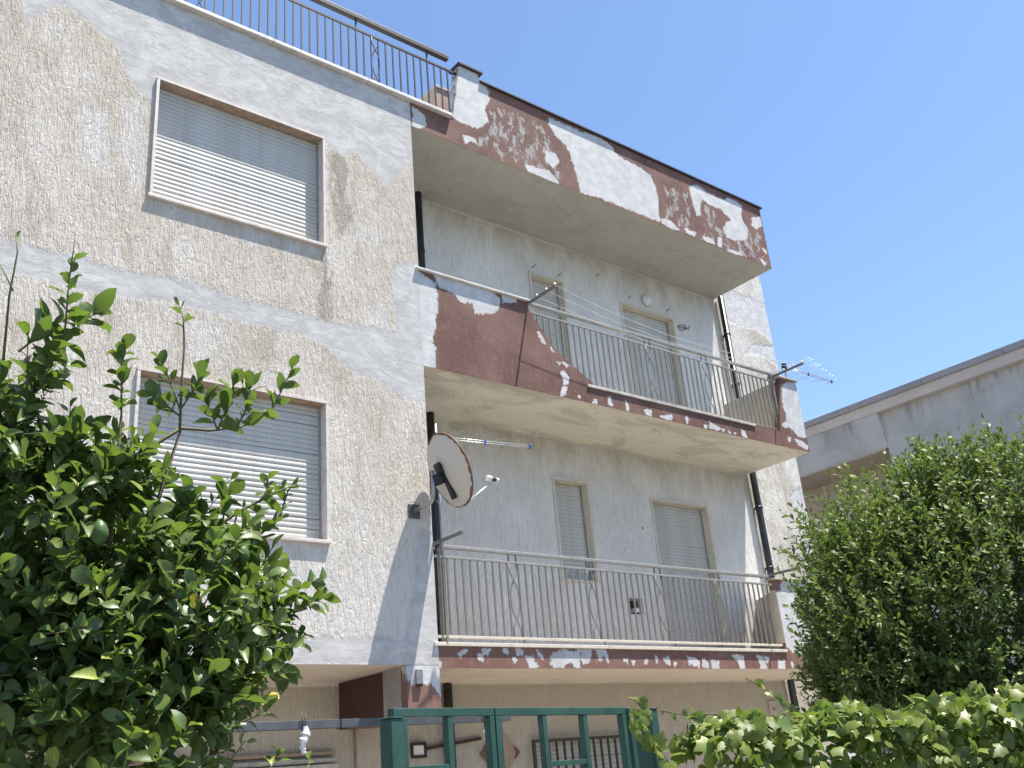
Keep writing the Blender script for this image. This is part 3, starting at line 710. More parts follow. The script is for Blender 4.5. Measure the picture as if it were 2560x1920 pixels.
# roof terrace railing
R = MB().box(-6.6, .66, .02, .085, 7.60, 7.665).build('terrace_railing', M['rail_dark'], B, bevel=.006)
MB().box(-6.6, .80, .040, .062, 7.432, 7.458).build('rail', M['rail_dark'], R)
zb = ZC+.046
bm_ = bar_mesh(.0080, 7.432-zb, M['rail_dark']); pm_ = bar_mesh(.009, 7.60-zb, M['rail_dark'])
xs = [.64-.1025*i for i in range(70)]
for i, x in enumerate(xs):
    if any(abs(x-c) < .045 for c in (-.43, -2.60, -4.77)): continue
    if i % 10 == 3: put('post', pm_, R, (x, .051, zb))
    else: put('bar', bm_, R, (x, .051, zb))
for c in (-.43, -2.60, -4.77): ornament(R, c, zb, 7.432, .051, M['rail_dark'], .10, .0065)

# middle balcony railing
R = MB().box(1.60, 6.53, .035, .085, 4.325, 4.362).build('balcony_railing', M['rail_pale'], B, bevel=.006)
MB().box(1.63, 6.50, .048, .072, 4.215, 4.238).build('rail', M['rail_pale'], R, bevel=.003)
MB().box(2.53, 6.33, .048, .072, 3.425, 3.445).build('rail', M['rail'], R, bevel=.003)
xs = [1.767+.0995*i for i in range(48) if 1.767+.0995*i < 6.45]
for x in xs:
    if 3.665 < x < 3.775 or 4.815 < x < 4.925: continue
    zlo = 3.446 if x > 2.53 else mid_top(x)-.02
    if x > 6.29: zlo = 3.446+(x-6.29)*.9
    put('bar', bar_mesh(.0085, 4.215-zlo, M['rail']), R, (x, .06, zlo))
for c in (3.72, 4.87):
    ornament(R, c, 3.446, 4.215, .06, M['rail'])
    for s in (-.05, .05): put('post', bar_mesh(.007, .11, M['rail']), R, (c+s, .06, 4.215))
MB().box(6.375, 6.405, .03, .09, 3.42, 4.32).build('post', M['rail'], R)

# lower balcony railing
R = MB().box(.10, 5.40, .0, .048, 1.172, 1.209).build('balcony_railing', M['rail_pale'], B, bevel=.006)
MB().box(.02, 5.45, .012, .036, 1.076, 1.099).build('rail', M['rail_pale'], R, bevel=.003)
MB().box(.01, 5.43, .008, .040, .288, .312).build('rail', M['cream'], R, bevel=.003)
bm_ = bar_mesh(.0085, 1.076-.312, M['rail'])
xs = [.177+.0962*i for i in range(9)]+[1.096+.0968*i for i in range(11)]+[2.216+.0965*i for i in range(11)]+[3.324+.0978*i for i in range(10)]+[4.456+.0975*i for i in range(10)]
for x in xs: put('bar', bm_, R, (x, .024, .312))
for c in (1.021, 2.143, 3.25, 4.33):
    ornament(R, c, .312, 1.076, .024, M['rail'])
    for s in (-.05, .05): put('post', bar_mesh(.007, .10, M['rail']), R, (c+s, .024, 1.098))
for c in (1.1, 2.25, 3.4, 4.5): put('post', bar_mesh(.007, .05, M['rail']), R, (c, .024, .243))
MB().box(.065, .095, .01, .04, .244, 1.172).build('post', M['rail'], R)

# ------------------------------------------------------------------ drain pipes
def pipe(name, x, z0, z1, r, y, label, clips):
    t = thing(name, label, 'drain pipe', (x, y, z0), 'black drain pipes')
    MB().tube([(x, y, z0), (x, y, z1)], r, 14).build('tube', M['pipe'], t, smooth=True)
    for z in clips:
        MB().tube([(x, y, z-.02), (x, y, z+.02)], r*1.14, 14).build('clip', M['blackp'], t, smooth=True)
        MB().box(x-.012, x+.012, y+r*.8, D, z-.015, z+.015).build('bracket', M['blackp'], t)
    return t
pipe('drain_pipe', .86, 3.345, ZR0, .044, D-.075, 'black drain pipe in the left corner of the upper balcony', (5.4, 4.2))
pipe('drain_pipe', .86, .205, ZM0, .048, D-.075, 'black drain pipe in the left corner of the lower balcony behind the dish', (1.45, .62))
pipe('drain_pipe', .895, GZ, -.005, .05, D-.075, 'black drain pipe on the ground floor wall beside the corner pier', (-1.0,))
pipe('drain_pipe', 7.02, GZ, 6.4, .052, D-.085, 'black drain pipe running down the sunlit strip right of the balconies', (5.6, 4.7, 2.6, 1.65, -.4))
MB_c = MB().tube([(7.17, D-.012, 3.1), (7.165, D-.012, 1.9), (7.17, D-.012, -1)], .008, 6)
tag(MB_c.build('cable', M['cord'], smooth=True), 'thin pale cable running down beside the right drain pipe', 'cable')

# ------------------------------------------------------------------ satellite dish
dc = Vector((-.042, -.42, 1.848)); dn = Vector((.913, -.161, .375)).normalized(); mast = Vector((-.212, -.36, 1.518))
dish = thing('satellite_dish', 'rusty rimmed white satellite dish seen from behind on a bent wall arm', 'satellite dish', (-.212, 0, 1.518))
dm = NT('rusty_enamelled_dish'); rim = dm.attr('rim')
rn = dm.math('ADD', rim, dm.math('MULTIPLY', dm.math('SUBTRACT', dm.noise(7, 5, .65, .4), .5), .30))
dcol = dm.mix(dm.ramp(rn, .955, 1.0), (.54, .51, .47), (.15, .068, .034))
dcol = dm.mix(dm.math('MULTIPLY', dm.ramp(dm.noise(6, 5, .7), .62, .68), dm.ramp(rim, .3, .8)), dcol, (.20, .095, .05))
dmat = dm.out(dcol, .55, dm.bump(dm.noise(30, 4), .15, .004), spec=.35)
Rr = .38; mb = MB()
front = [(Rr*k, .075*k*k) for k in np.linspace(.001, 1, 12)]
prof = front+[(Rr+.008, .078), (Rr+.008, .066)]+[(Rr*k, .075*k*k-.010) for k in np.linspace(.98, .001, 12)]
mb.lathe(prof, dc-dn*.075, dn, 48); me = mb.mesh('reflector', dmat, True)
set_attr(me, 'rim', [Vector(p).__sub__(dc-dn*(dn.dot(dc-Vector(p)))).length/Rr if False else ((Vector(p)-dc)-dn*dn.dot(Vector(p)-dc)).length/Rr for p in mb.v])
put('reflector', me, dish)
MB().box(-.278, -.145, -.014, .0, 1.443, 1.587).build('wall_plate', M['steel'], dish, bevel=.004)
arm = [(-.212, -.014, 1.518), (-.212, -.20, 1.518), (-.212, -.29, 1.525), (-.212, -.335, 1.55), (-.212, -.358, 1.60), (-.212, -.36, 1.66), (-.212, -.36, 1.835)]
MB().tube(arm, .021, 12).build('mast_arm', M['zinc'], dish, smooth=True)
back = dc-dn*.085; side = Vector((0, 0, 1)).cross(dn).normalized(); upv = dn.cross(side)
def obox(c, a, b, cc, ha, hb, hc):
    vs = [c+a*ha*i+b*hb*j+cc*hc*k for k in (-1, 1) for j in (-1, 1) for i in (-1, 1)]
    return MB().add(vs, [(0, 2, 3, 1), (4, 5, 7, 6), (0, 1, 5, 4), (1, 3, 7, 5), (3, 2, 6, 7), (2, 0, 4, 6)])
obox(Vector((-.165, -.375, 1.745)), side, upv, dn, .035, .055, .05).build('clamp', M['blackp'], dish, bevel=.008)
obox(back-upv*.10-dn*.012+dn*.018, side, upv, dn, .030, .185, .020).build('back_arm', M['blackp'], dish, bevel=.006)
obox(back+upv*.05-dn*.03, side, upv, dn, .045, .055, .022).build('bracket', M['blackp'], dish, bevel=.006)
lb = dc-upv*.375+dn*.0; lnb = Vector((.47, -.43, 1.815))
MB().tube([lb, lb.lerp(lnb, .55)-Vector((0, 0, .015)), lnb-Vector((.02, 0, .05))], .010, 8).build('feed_arm', M['alu'], dish, smooth=True)
dd = (dc-lnb).normalized()
MB().tube([lnb-dd*.05, lnb+dd*.01], .020, 12).build('feed_neck', M['blackp'], dish, smooth=True)
MB().tube([lnb+dd*.008, lnb+dd*.016, lnb+dd*.055, lnb+dd*.062], [.026, .031, .031, .024], 16).build('feed_horn', M['whitep'], dish, smooth=True)
MB().tube([lnb-dd*.05, lnb-dd*.085], .022, 12).build('feed_body', M['whitep'], dish, smooth=True)
pts = [Vector((-.14, -.30, 1.56)).lerp(lb, k)-Vector((0, 0, .09*math.sin(math.pi*k))) for k in np.linspace(0, 1, 10)]
MB().tube(pts, .004, 6).build('coaxial_cable', M['cord'], dish, smooth=True)

# ------------------------------------------------------------------ television antennas
def antenna(name, label, x0, x1, y, z, zt, mastz, n=11, lmax=.42):
    t = thing(name, label, 'antenna', (x0, y, mastz[0]), 'television antennas')
    for dz in (-.012, .012):
        MB().tube([(x0, y, z+dz), (x1, y, zt+dz)], .0055, 6).build('boom', M['alu'], t, smooth=True)
    for i in range(n):
        k = i/(n-1.0); x = x0+.06+(x1-x0-.09)*k; L = lmax*(1-.72*k); zz = z+(zt-z)*k
        MB().tube([(x, y-L, zz+(.012 if i % 2 else -.012)), (x, y+L*.95, zz+(.012 if i % 2 else -.012))], .0028, 5).build('element', M['zinc'], t, smooth=True)
    xm = x0+(x1-x0)*.5; zm = (z+zt)/2
    MB().box(xm-.008, xm+.008, y-.010, y+.010, zm-.026, zm+.026).build('clip', M['bluep'] if lmax < .4 else M['blackp'], t)
    MB().box(x1-.012, x1+.012, y-.012, y+.012, zt-.026, zt+.026).build('end_cap', M['bluep'] if lmax < .4 else M['blackp'], t, bevel=.005)
    MB().tube([(x0, y, mastz[0]), (x0, y, mastz[1])], .0125, 10).build('mast', M['zinc'], t, smooth=True)
    MB().box(x0-.03, x0+.035, y-.03, y+.03, z-.045, z+.045).build('clamp', M['blackp'], t, bevel=.006)
    return t
antenna('antenna', 'thin antenna with blue clips sticking out behind the satellite dish', .10, 1.39, -.02, 2.345, 2.425, (.25, 2.49), 12, .26)
antenna('antenna', 'grey comb antenna pointing right from the end of the upper balcony', 6.73, 7.98, .0, 4.515, 4.50, (4.31, 4.57), 9, .44)

# ------------------------------------------------------------------ clothes lines
def dryer(label, xl, xr, z, L, y0, cords):
    t = thing('clothes_line', label, 'clothes line', (xl, y0, z), 'clothes lines on the balconies')
    for x in (xl, xr):
        MB().box(x-.012, x+.012, y0-L, y0+.12, z-.016, z+.016).build('arm', M['wood'], t, bevel=.003)
        MB().box(x-.02, x+.02, y0-.01, y0+.03, z-.05, z+.016).build('clamp', M['rail'], t)
    for k in cords:
        yy = y0-L*k
        pts = [(xl+(xr-xl)*s, yy, z+.018-.23*4*s*(1-s)*(.7+.3*k)) for s in np.linspace(0, 1, 17)]
        MB().tube(pts, .0027, 5).build('cord', M['cord'], t, smooth=True)
        for x in (xl, xr): MB().tube([(x, yy, z+.01), (x, yy, z+.045)], .012, 8).build('pulley', M['whitep'], t, smooth=True)
    return t
dryer('clothes line with three white cords strung along the upper balcony', 1.585, 6.43, 4.30, .55, .02, (.36, .68, .96))
dryer('bare clothes line arms projecting from the lower balcony railing', .007, 5.395, 1.205, .52, .02, ())

# ------------------------------------------------------------------ small things fixed to the walls
t = thing('wall_lamp', 'round white globe lamp above the upper balcony door', 'lamp', (5.19, D, 5.81))
MB().lathe([(.0, -.075), (.045, -.068), (.078, -.045), (.098, -.012), (.10, .0)], (5.19, D-.012, 5.81), (0, 1, 0), 28).build('globe', M['whitep'], t, smooth=True)
MB().lathe([(.0, -.014), (.106, -.014), (.106, .012)], (5.19, D-.002, 5.81), (0, 1, 0), 28).build('base', M['zinc'], t)
hk = [('iron hook in the wall left of the narrow upper door', 2.836, 5.75), ('iron hook above the right corner of the narrow upper door', 3.33, 5.75),
      ('iron hook in the bare wall between the two upper doors', 4.124, 5.96), ('iron hook above the left corner of the wide upper door', 4.78, 5.755),
      ('iron hook above the right corner of the wide upper door', 5.65, 5.745)]
for lab, x, z in hk:
    tag(MB().tube([(x, D, z), (x, D-.045, z), (x+.012, D-.06, z+.012), (x+.02, D-.055, z+.03)], .006, 6).build('wall_hook', M['grille'], smooth=True), lab, 'hook', 'iron hooks on the upper loggia wall')
pts = [(5.86+.10*(1-math.cos(a))+.002*a, D-.012, 5.50+.045*math.sin(a)+.04*(1-math.cos(a))/2) for a in np.linspace(.2, 6.6, 24)]+[(6.12, D-.012, 5.53), (6.16, D-.012, 5.60)]
tag(MB().tube(pts, .005, 6).build('loose_wire', M['grille'], smooth=True), 'loop of loose wire on the wall right of the wide upper door', 'wire')
tag(MB().tube([(4.40, D-.005, 2.06), (4.40, D+.01, 2.06)], .014, 8).build('hole_plug', M['dark']), 'small dark hole plug between the lower window and door', 'plug')
tag(MB().box(3.85, 4.13, D-.28, D-.12, 3.345, 4.03-.33).build('storage_box', M['whitep'], bevel=.01), 'pale plastic box standing on the upper balcony floor', 'box')
t = thing('junction_box', 'small grey junction box on the corner pier above the gate', 'junction box', (-.25, 0, -.15))
MB().box(-.283, -.214, -.035, -.001, -.146, -.012).build('cover', M['zinc'], t, bevel=.004)
MB().box(-.283, -.214, -.030, -.001, -.165, -.148).build('base', M['dark_brown'], t)
t = thing('wall_floodlight', 'square floodlight with black frame on the ground floor wall', 'lamp', (.51, D, -.66))
MB().box(.415, .605, D-.05, D-.03, -.615, -.59).build('frame', M['blackp'], t); MB().box(.415, .605, D-.05, D-.03, -.745, -.72).build('frame', M['blackp'], t)
MB().box(.415, .437, D-.05, D-.03, -.719, -.616).build('frame', M['blackp'], t); MB().box(.583, .605, D-.05, D-.03, -.719, -.616).build('frame', M['blackp'], t)
MB().box(.438, .582, D-.04, D-.012, -.719, -.616).build('glass', M['whitep'], t, bevel=.012)
MB().box(.48, .54, D-.012, D, -.70, -.64).build('bracket', M['blackp'], t)
st = obox(Vector((.985, D-.02, -.618)), Vector((.995, 0, .102)), Vector((-.102, 0, .995)), Vector((0, 1, 0)), .36, .017, .016)
tag(st.build('wooden_strip', M['dark_brown']), 'dark strip of wood leaning along the wall behind the gate', 'strip')
t = thing('diamond_plaque', 'diamond shaped tan panel with flaking brown corners behind the gate', 'panel', (1.595, D, -1.03))
MB().prism_y([(1.595, -.472), (1.872, -.748), (1.595, -1.03), (1.318, -.748)], D-.03, D-.002).build('board', M['tan'], t, bevel=.004)
MB().prism_y([(1.318, -.748), (1.43, -.64), (1.415, -.72), (1.44, -.80), (1.425, -.86)], D-.033, D-.0305).build('flaked_corner', M['rust'], t)
MB().prism_y([(1.872, -.748), (1.80, -.68), (1.79, -.72), (1.815, -.75), (1.785, -.80), (1.80, -.82)], D-.033, D-.0305).build('flaked_corner', M['rust'], t)
t = thing('meter_cover', 'small meter cover on the ground floor wall near the right end', 'meter cover', (6.58, D, -.35))
MB().box(6.50, 6.66, D-.03, D, -.50, -.28).build('frame', M['beige_wall'], t, bevel=.004)
MB().tube([(6.58, D-.031, -.39), (6.58, D-.05, -.39)], .022, 10).build('lock', M['zinc'], t)

# ------------------------------------------------------------------ steel beam of an unfinished pergola
BY = -.03
t = thing('pergola_beam', 'grey steel beam of a pergola in front of the porch', 'beam', (-2, BY, GZ))
MB().box(-4.6, .80, BY, BY+.08, -.502, -.4335).build('beam', M['steel'], t, bevel=.003)
MB().box(-4.43, -4.37, BY+.012, BY+.07, GZ, -.503).build('post', M['steel'], t)
MB().box(-1.092, -1.08, BY-.004, BY+.084, -.507, -.429).build('joint_strap', M['blackp'], t)
def bagwrap(x, label):
    tt = thing('wrapped_bracket', label, 'wrapped bracket', (x, BY-.02, -.72), 'plastic wrapped brackets on the pergola beam')
    for dx in (-.014, .018): MB().tube([(x+dx, BY-.012, -.54), (x+dx, BY-.012, -.375)], .0045, 6).build('rod', M['grille'], tt, smooth=True)
    n = 15; pts = []; rs = []
    for i in range(n):
        k = i/(n-1); pts.append((x+.016*math.sin(5*k+1)+rng.uniform(-.006, .006), BY-.035+rng.uniform(-.006, .006), -.49-.205*k)); rs.append((.012+.022*math.sin(math.pi*min(1, k*1.15+.05)))*rng.uniform(.75, 1.15)+.004)
    mb = MB().tube(pts, rs, 11)
    for i in range(len(mb.v)): mb.v[i] = tuple(np.array(mb.v[i])+rng.normal(0, .0022, 3))
    mb.build('plastic_wrap', M['bag'], tt)
bagwrap(-1.45, 'plastic wrapped bracket hanging from the beam left of the green gate')
bagwrap(.47, 'plastic wrapped bracket hanging from the beam behind the green gate')
bagwrap(-2.20, 'plastic wrapped bracket hanging from the beam against the lemon leaves')

# ------------------------------------------------------------------ green gate
gp = Vector((-3.179, -4.202, 0)); ga = math.atan2(.315, 1.681); gx = Vector((math.cos(ga), math.sin(ga), 0)); gy = Vector((-gx.y, gx.x, 0)); gz = Vector((0, 0, 1))
def gbox(s0, s1, z0, z1, d0, d1):
    c = gp+gx*((s0+s1)/2)+gy*((d0+d1)/2)+gz*((z0+z1)/2)
    return obox(c, gx, gy, gz, (s1-s0)/2, (d1-d0)/2, (z1-z0)/2)
GB = GZ+.06
def leaf(name, label, s0, s1, stile_l, stile_r, bars, crosses):
    t = thing(name, label, 'gate', tuple(gp+gx*s0+gz*GB), 'leaves of the green gate')
    gbox(s0, s1, -.772, -.735, 0, .04).build('top_rail', M['green'], t, bevel=.003)
    gbox(s0, s1, GB, GB+.04, 0, .04).build('bottom_rail', M['green'], t, bevel=.003)
    gbox(s0, s0+stile_l, GB+.041, -.773, 0, .04).build('stile', M['green'], t, bevel=.003)
    gbox(s1-stile_r, s1, GB+.041, -.773, 0, .04).build('stile', M['green'], t, bevel=.003)
    for a, b in bars: gbox(a, b, GB+.041, -.773, .002, .038).build('bar', M['green'], t, bevel=.002)
    for a, b, z in crosses: gbox(a, b, z-.024, z, .004, .036).build('cross_bar', M['green'], t, bevel=.002)
leaf('gate_leaf', 'narrow left leaf of the green metal gate', .0, .644, .08, .034, [(.33, .363)], [(.081, .329, -.972), (.364, .609, -1.2), (.081, .329, -1.45), (.364, .609, -1.75), (.081, .329, -2.1)])
leaf('gate_leaf', 'wide right leaf of the green metal gate', .652, 1.735, .043, .034, [(1.007, 1.039), (1.344, 1.379)], [(1.04, 1.343, -.988), (.696, 1.006, -1.25), (1.38, 1.70, -1.25), (1.04, 1.343, -1.5), (.696, 1.006, -1.8), (1.38, 1.70, -1.8), (1.04, 1.343, -2.1)])
def gpost(label, s0, s1, top, d0, d1):
    t = thing('gate_post', label, 'gate post', tuple(gp+gx*s0+gz*GZ), 'green gate posts')
    gbox(s0, s1, GZ, top, d0, d1).build('post', M['green'], t, bevel=.004)
    gbox(s0-.004, s1+.004, top+.0005, top+.006, d0-.004, d1+.004).build('cap', M['green'], t, bevel=.002)
gpost('square green post at the left end of the gate', -.089, -.023, -.785, -.08, -.008)
gpost('square green post at the right end of the gate beside the ivy', 1.952, 2.028, -.748, -.02, .12)
t = thing('hinge_post', 'slim green upright between the gate and its right post', 'gate post', tuple(gp+gx*1.79+gz*GZ))
hx = gp+gx*1.79+gy*.02
gbox(1.768, 1.80, GZ, -.735, .0, .05).build('barrel', M['green'], t, bevel=.008)
hx = hx+gx*.055+gy*.03
gbox(1.83, 1.855, GZ, -.742, .03, .06).build('pin', M['green'], t, bevel=.006)

# ------------------------------------------------------------------ neighbouring house
nm = NT('streaked_grey_render')
zc = nm.sep(2)
base = nm.mix(nm.ramp(nm.noise(1.1, 5, .62, .4), .36, .64), (.405, .405, .40), (.50, .50, .495))
drip = nm.math('MULTIPLY', nm.ramp(nm.noise(3.6, 5, .7, .1, nm.map((.0, 1, .10))), .50, .68), nm.ramp(nm.math('ADD', zc, nm.math('MULTIPLY', nm.noise(3, 4), .5)), 4.85, 5.45))
base = nm.mix(nm.math('MULTIPLY', drip, .9), base, (.155, .16, .175))
crk = nm.math('LESS_THAN', nm.math('ABSOLUTE', nm.math('SUBTRACT', nm.noise(.8, 4, .6, .5, nm.map((1, 1, 2.2))), .5)), .0018)
base = nm.mix(nm.math('MULTIPLY', crk, .45), base, (.2, .2, .2))
nmat = nm.out(base, .93, nm.bump(nm.noise(22, 5, .6), .3, .006), spec=.1)
N = thing('neighbouring_house', 'grey rendered house with beige cornice beyond the shrub on the right', 'house', (14, -2, GZ))
MB().box(12.0, 20, -14, 1.47, GZ, 5.13).build('wall', nmat, N)
MB().box(13.1, 20, 1.4702, 11, GZ, 5.0).build('recessed_wall', M['nsoff'], N)
pr = MB(); pr.v = []; y0, y1 = 1.4715, 11
pr.add([(11.86, y0, 5.13), (13.1, y0, 5.13), (13.1, y0, 4.43), (12.0, y0, 4.43), (11.86, y1, 5.13), (13.1, y1, 5.13), (13.1, y1, 4.43), (12.0, y1, 4.43)],
       [(0, 3, 2, 1), (4, 5, 6, 7), (0, 4, 7, 3), (3, 7, 6, 2), (0, 1, 5, 4)])
pr.build('parapet', nmat, N)
MB().add([(11.862, 1.4705, 5.125), (11.999, 1.4705, 4.44), (11.9995, 1.4705, 5.125)], [(0, 1, 2)]).build('pale_sunlit_parapet_end', M['coping'], N)  # pale colour stands in for sunlight on this end face
MB().box(12.01, 13.1, 1.532, 11, 4.40, 4.429).build('soffit', M['nsoff'], N)
MB().box(11.84, 13, -14, 11, 5.132, 5.33).build('cornice', M['nband'], N)
for a in np.arange(-6, 11, 1.6): MB().box(11.79, 13, a, a+1.594, 5.332, 5.455).build('cornice_flashing', M['nflash'], N, bevel=.006)
w = MB().box(13.04, 13.099, 3.2, 4.6, 2.2, 3.7).build('window', M['cream'], N)
for z in np.arange(2.25, 3.65, .05): MB().box(13.02, 13.039, 3.25, 4.55, z, z+.046).build('shutter_slat', M['slat'], w)

# ------------------------------------------------------------------ foliage helpers
def leaf_grid(ns, width, fold, curl, wave=0.0, tipx=0.0):
    """blade along +Y, unit length, three verts across"""
    v = []; f = []
    for i in range(ns):
        y = i/(ns-1.0); w = width(y)/2; zc = -curl*y*y+.04*math.sin(y*3)
        dx = tipx*y*y
        v += [(-w+dx, y, zc+fold*w+wave*math.sin(y*9)), (dx, y, zc), (w+dx, y, zc+fold*w-wave*math.sin(y*8+1))]
    for i in range(ns-1):
        for k in (0, 1): f.append((i*3+k, i*3+k+1, (i+1)*3+k+1, (i+1)*3+k))
    return np.array(v), f
def ell(mx, pos, p=.9):
    def w(y):
        if y <= .07: return .02
        t = (y-.07)/.93
        q = t**(math.log(.5)/math.log(pos)); return max(.004, mx*math.sin(math.pi*min(1, q))**p)
    return w
LEMON = [leaf_grid(8, ell(.58, .56, .50), .30, .10, .012), leaf_grid(8, ell(.54, .60, .48), .15, .30, .02, .1), leaf_grid(8, ell(.62, .62, .46), .45, -.08, .030, -.08),
         leaf_grid(8, ell(.52, .52, .60), .22, .45, .035, .12), leaf_grid(8, ell(.64, .62, .46), .10, .05, .04), leaf_grid(8, ell(.58, .57, .50), .55, .22, .012, -.1),
         leaf_grid(8, ell(.50, .52, .8), .75, .60, .03, .15), leaf_grid(8, ell(.46, .55, .8), .5, -.35, .03, -.12), leaf_grid(8, ell(.40, .50, .9), .25, .15, .03, .2)]
def ivy(seed):
    r = np.random.default_rng(seed)
    out = [(0, 0), (.22, -.10), (.50, .08), (.37, .32), (.40, .54), (.19, .68), (.0, 1.0), (-.20, .66), (-.42, .52), (-.36, .31), (-.50, .06), (-.21, -.10)]
    v = [(0, .34, .0)]+[(x*r.uniform(.85, 1.1), y*r.uniform(.92, 1.08), -.40*(x*x)-.35*max(0, y-.3)**2+r.uniform(-.03, .03)) for x, y in out]
    # raise the mid rib
    f = [(0, i, i+1) for i in range(1, 12)]+[(0, 12, 1)]
    v[0] = (0, .34, .06)
    return np.array(v), f
IVY = [ivy(k) for k in range(5)]
SHR = [leaf_grid(4, ell(.50, .55, .75), .18, .10), leaf_grid(4, ell(.46, .55, .75), .35, -.05), leaf_grid(4, ell(.52, .6, .75), .08, .22)]

def frame(d, nh):
    d = d/np.linalg.norm(d); s = np.cross(d, nh)
    if np.linalg.norm(s) < 1e-5: s = np.cross(d, [.3, .9, .2])
    s /= np.linalg.norm(s); n = np.cross(s, d); return np.stack([s, d, n], 1)
def leaf_mesh(name, base, rnd, mat):
    v, f = base; me = bpy.data.meshes.new(name); me.from_pydata([tuple(p) for p in v], [], f); me.materials.append(mat); me.shade_smooth()
    set_attr(me, 'rnd', np.full(len(v), rnd)); return me
def joined(name, leaves, bases, mat, parent, kind=None):
    V = []; F = []; Rn = []; off = 0
    for p, Rm, L, bi, r in leaves:
        v, f = bases[bi]; V.append((v*L)@Rm.T+p); F += [tuple(i+off for i in q) for q in f]; Rn.append(np.full(len(v), r)); off += len(v)
    me = bpy.data.meshes.new(name); me.from_pydata(np.concatenate(V).tolist(), [], F); me.materials.append(mat); me.shade_smooth()
    set_attr(me, 'rnd', np.concatenate(Rn)); o = put(name, me, parent)
    if kind: o['kind'] = kind
    return o
def plant(parent, leaves, bases, mat, part, rest, nmax=300):
    """the leaves that show largest become parts of their own, the rest one mass"""
    sc = []
    for i, (p, Rm, L, bi, r) in enumerate(leaves):
        q = p-CAM; z = q@FWD; u = abs((q@RIGHT)/z*FPX)/1280; v = abs((q@UP)/z*FPX)/960
        sc.append(z-L*2 if (u < 1.02 and v < 1.02) else 99)
    order = np.argsort(sc); pick = [i for i in order[:nmax] if sc[i] < 90]; ps = set(pick)
    cache = {}
    for i in pick:
        p, Rm, L, bi, r = leaves[i]; key = (bi, int(r*12))
        if key not in cache: cache[key] = leaf_mesh(part, bases[bi], r, mat)
        o = bpy.data.objects.new(part, cache[key]); link(o, parent)
        mm = Matrix([[*Rm[k]*L, p[k]] for k in range(3)]+[[0, 0, 0, 1]]); o.matrix_basis = mm
    left = [l for i, l in enumerate(leaves) if i not in ps]
    if left: joined(rest, left, bases, mat, parent, 'stuff')

UPV = np.array([0, 0, 1.0])
def shoot(leaves, twigs, pts, n, L, nb, spread=55, r0=.004, start=.15, jitter=.35, rbias=0.0, tipcluster=True, flat=.5):
    """leafy shoot along a polyline; leaves spiral round it"""
    P = [np.array(p, float) for p in pts]; seg = [np.linalg.norm(b-a) for a, b in zip(P[:-1], P[1:])]; tot = sum(seg); ph = rng.uniform(0, 6.28)
    if twigs is not None: twigs.tube([tuple(p) for p in P], [r0*(1-.6*i/(len(P)-1)) for i in range(len(P))], 5)
    for i in range(n):
        k = start+(1-start)*((i+.5)/n); s = k*tot; j = 0
        while j < len(seg)-1 and s > seg[j]: s -= seg[j]; j += 1
        a = (P[j+1]-P[j])/max(seg[j], 1e-6); p = P[j]+a*min(s, seg[j])
        ph += 2.4+rng.normal(0, .3)
        u = np.cross(a, [.2, .1, 1]); u /= np.linalg.norm(u)+1e-9; w = np.cross(a, u)
        rad = u*math.cos(ph)+w*math.sin(ph)
        sp = math.radians(spread*rng.uniform(.7, 1.25)*(1.15-.5*k))
        d = a*math.cos(sp)+rad*math.sin(sp)+rng.normal(0, jitter*.35, 3); d /= np.linalg.norm(d)
        nh = a*.6+UPV*flat+rng.normal(0, jitter, 3)
        l = L*rng.uniform(.5, 1.35)*(1.0-.35*max(0, k-.75)*4*.6)
        r = min(1, max(0, rng.beta(2, 2.6)+rbias+(.22 if k > .85 else 0)))
        leaves.append((p, frame(d, nh), l, int(rng.integers(nb)), r))

def ellipsoid_shoots(leaves, twigs, c, rad, n, nleaf, L, nb, slen, shell=.55, up=.5, fwdscale=1.0, lump=0.0, **kw):
    c = np.array(c)
    for _ in range(n):
        q = rng.normal(0, 1, 3); q /= np.linalg.norm(q); rr = rng.uniform(shell**3, 1)**(1/3)
        if lump: rr *= 1+lump*(math.sin(q[0]*7+q[2]*5)*math.sin(q[1]*6+q[2]*9+1)+.6*math.sin(q[0]*17+q[1]*13+q[2]*15))
        off = RIGHT*q[0]*rad[0]+FWD*q[1]*rad[2]+UPV*q[2]*rad[1]
        p = c+off*rr
        out = off/np.linalg.norm(off)+UPV*up+rng.normal(0, .45, 3); out /= np.linalg.norm(out)
        l = slen*rng.uniform(.7, 1.3); p0 = p-out*l*.5; bend = rng.normal(0, .12, 3)*l
        shoot(leaves, twigs, [p0, p0+out*l*.5+bend*.5, p0+out*l+bend+UPV*l*.1], nleaf, L, nb, **kw)

# ------------------------------------------------------------------ lemon tree
LD = 3.75; PXM = 1.1573/FPX*LD                         # metres per print pixel at the tree
T = thing('lemon_tree', 'lemon tree with glossy dark leaves filling the lower left corner', 'tree', tuple(at(170, 1350, 3.95)[:2])+(GZ,))
tc = at(170, 1350, 3.95); leaves = []; tw = MB()
for (x, y, rx, ry, dep, n) in ((110, 1250, 230, 300, 0, 105), (350, 1330, 215, 205, -.05, 74), (30, 900, 120, 95, .05, 22), (190, 1540, 290, 170, -.15, 86),
                               (375, 1190, 90, 80, 0, 18), (500, 1370, 90, 85, 0, 24), (110, 1050, 170, 90, 0, 38), (420, 1500, 110, 80, -.1, 20), (40, 1500, 130, 150, .15, 34), (60, 1250, 110, 160, .25, 26), (220, 1270, 170, 130, .35, 30)):
    ellipsoid_shoots(leaves, tw, at(x, y, LD+dep), (rx*PXM, ry*PXM, min(rx, ry)*PXM*1.15), int(n*1.6), 11, .071, 9, .19, shell=.25, up=.55, spread=62, r0=.0032)
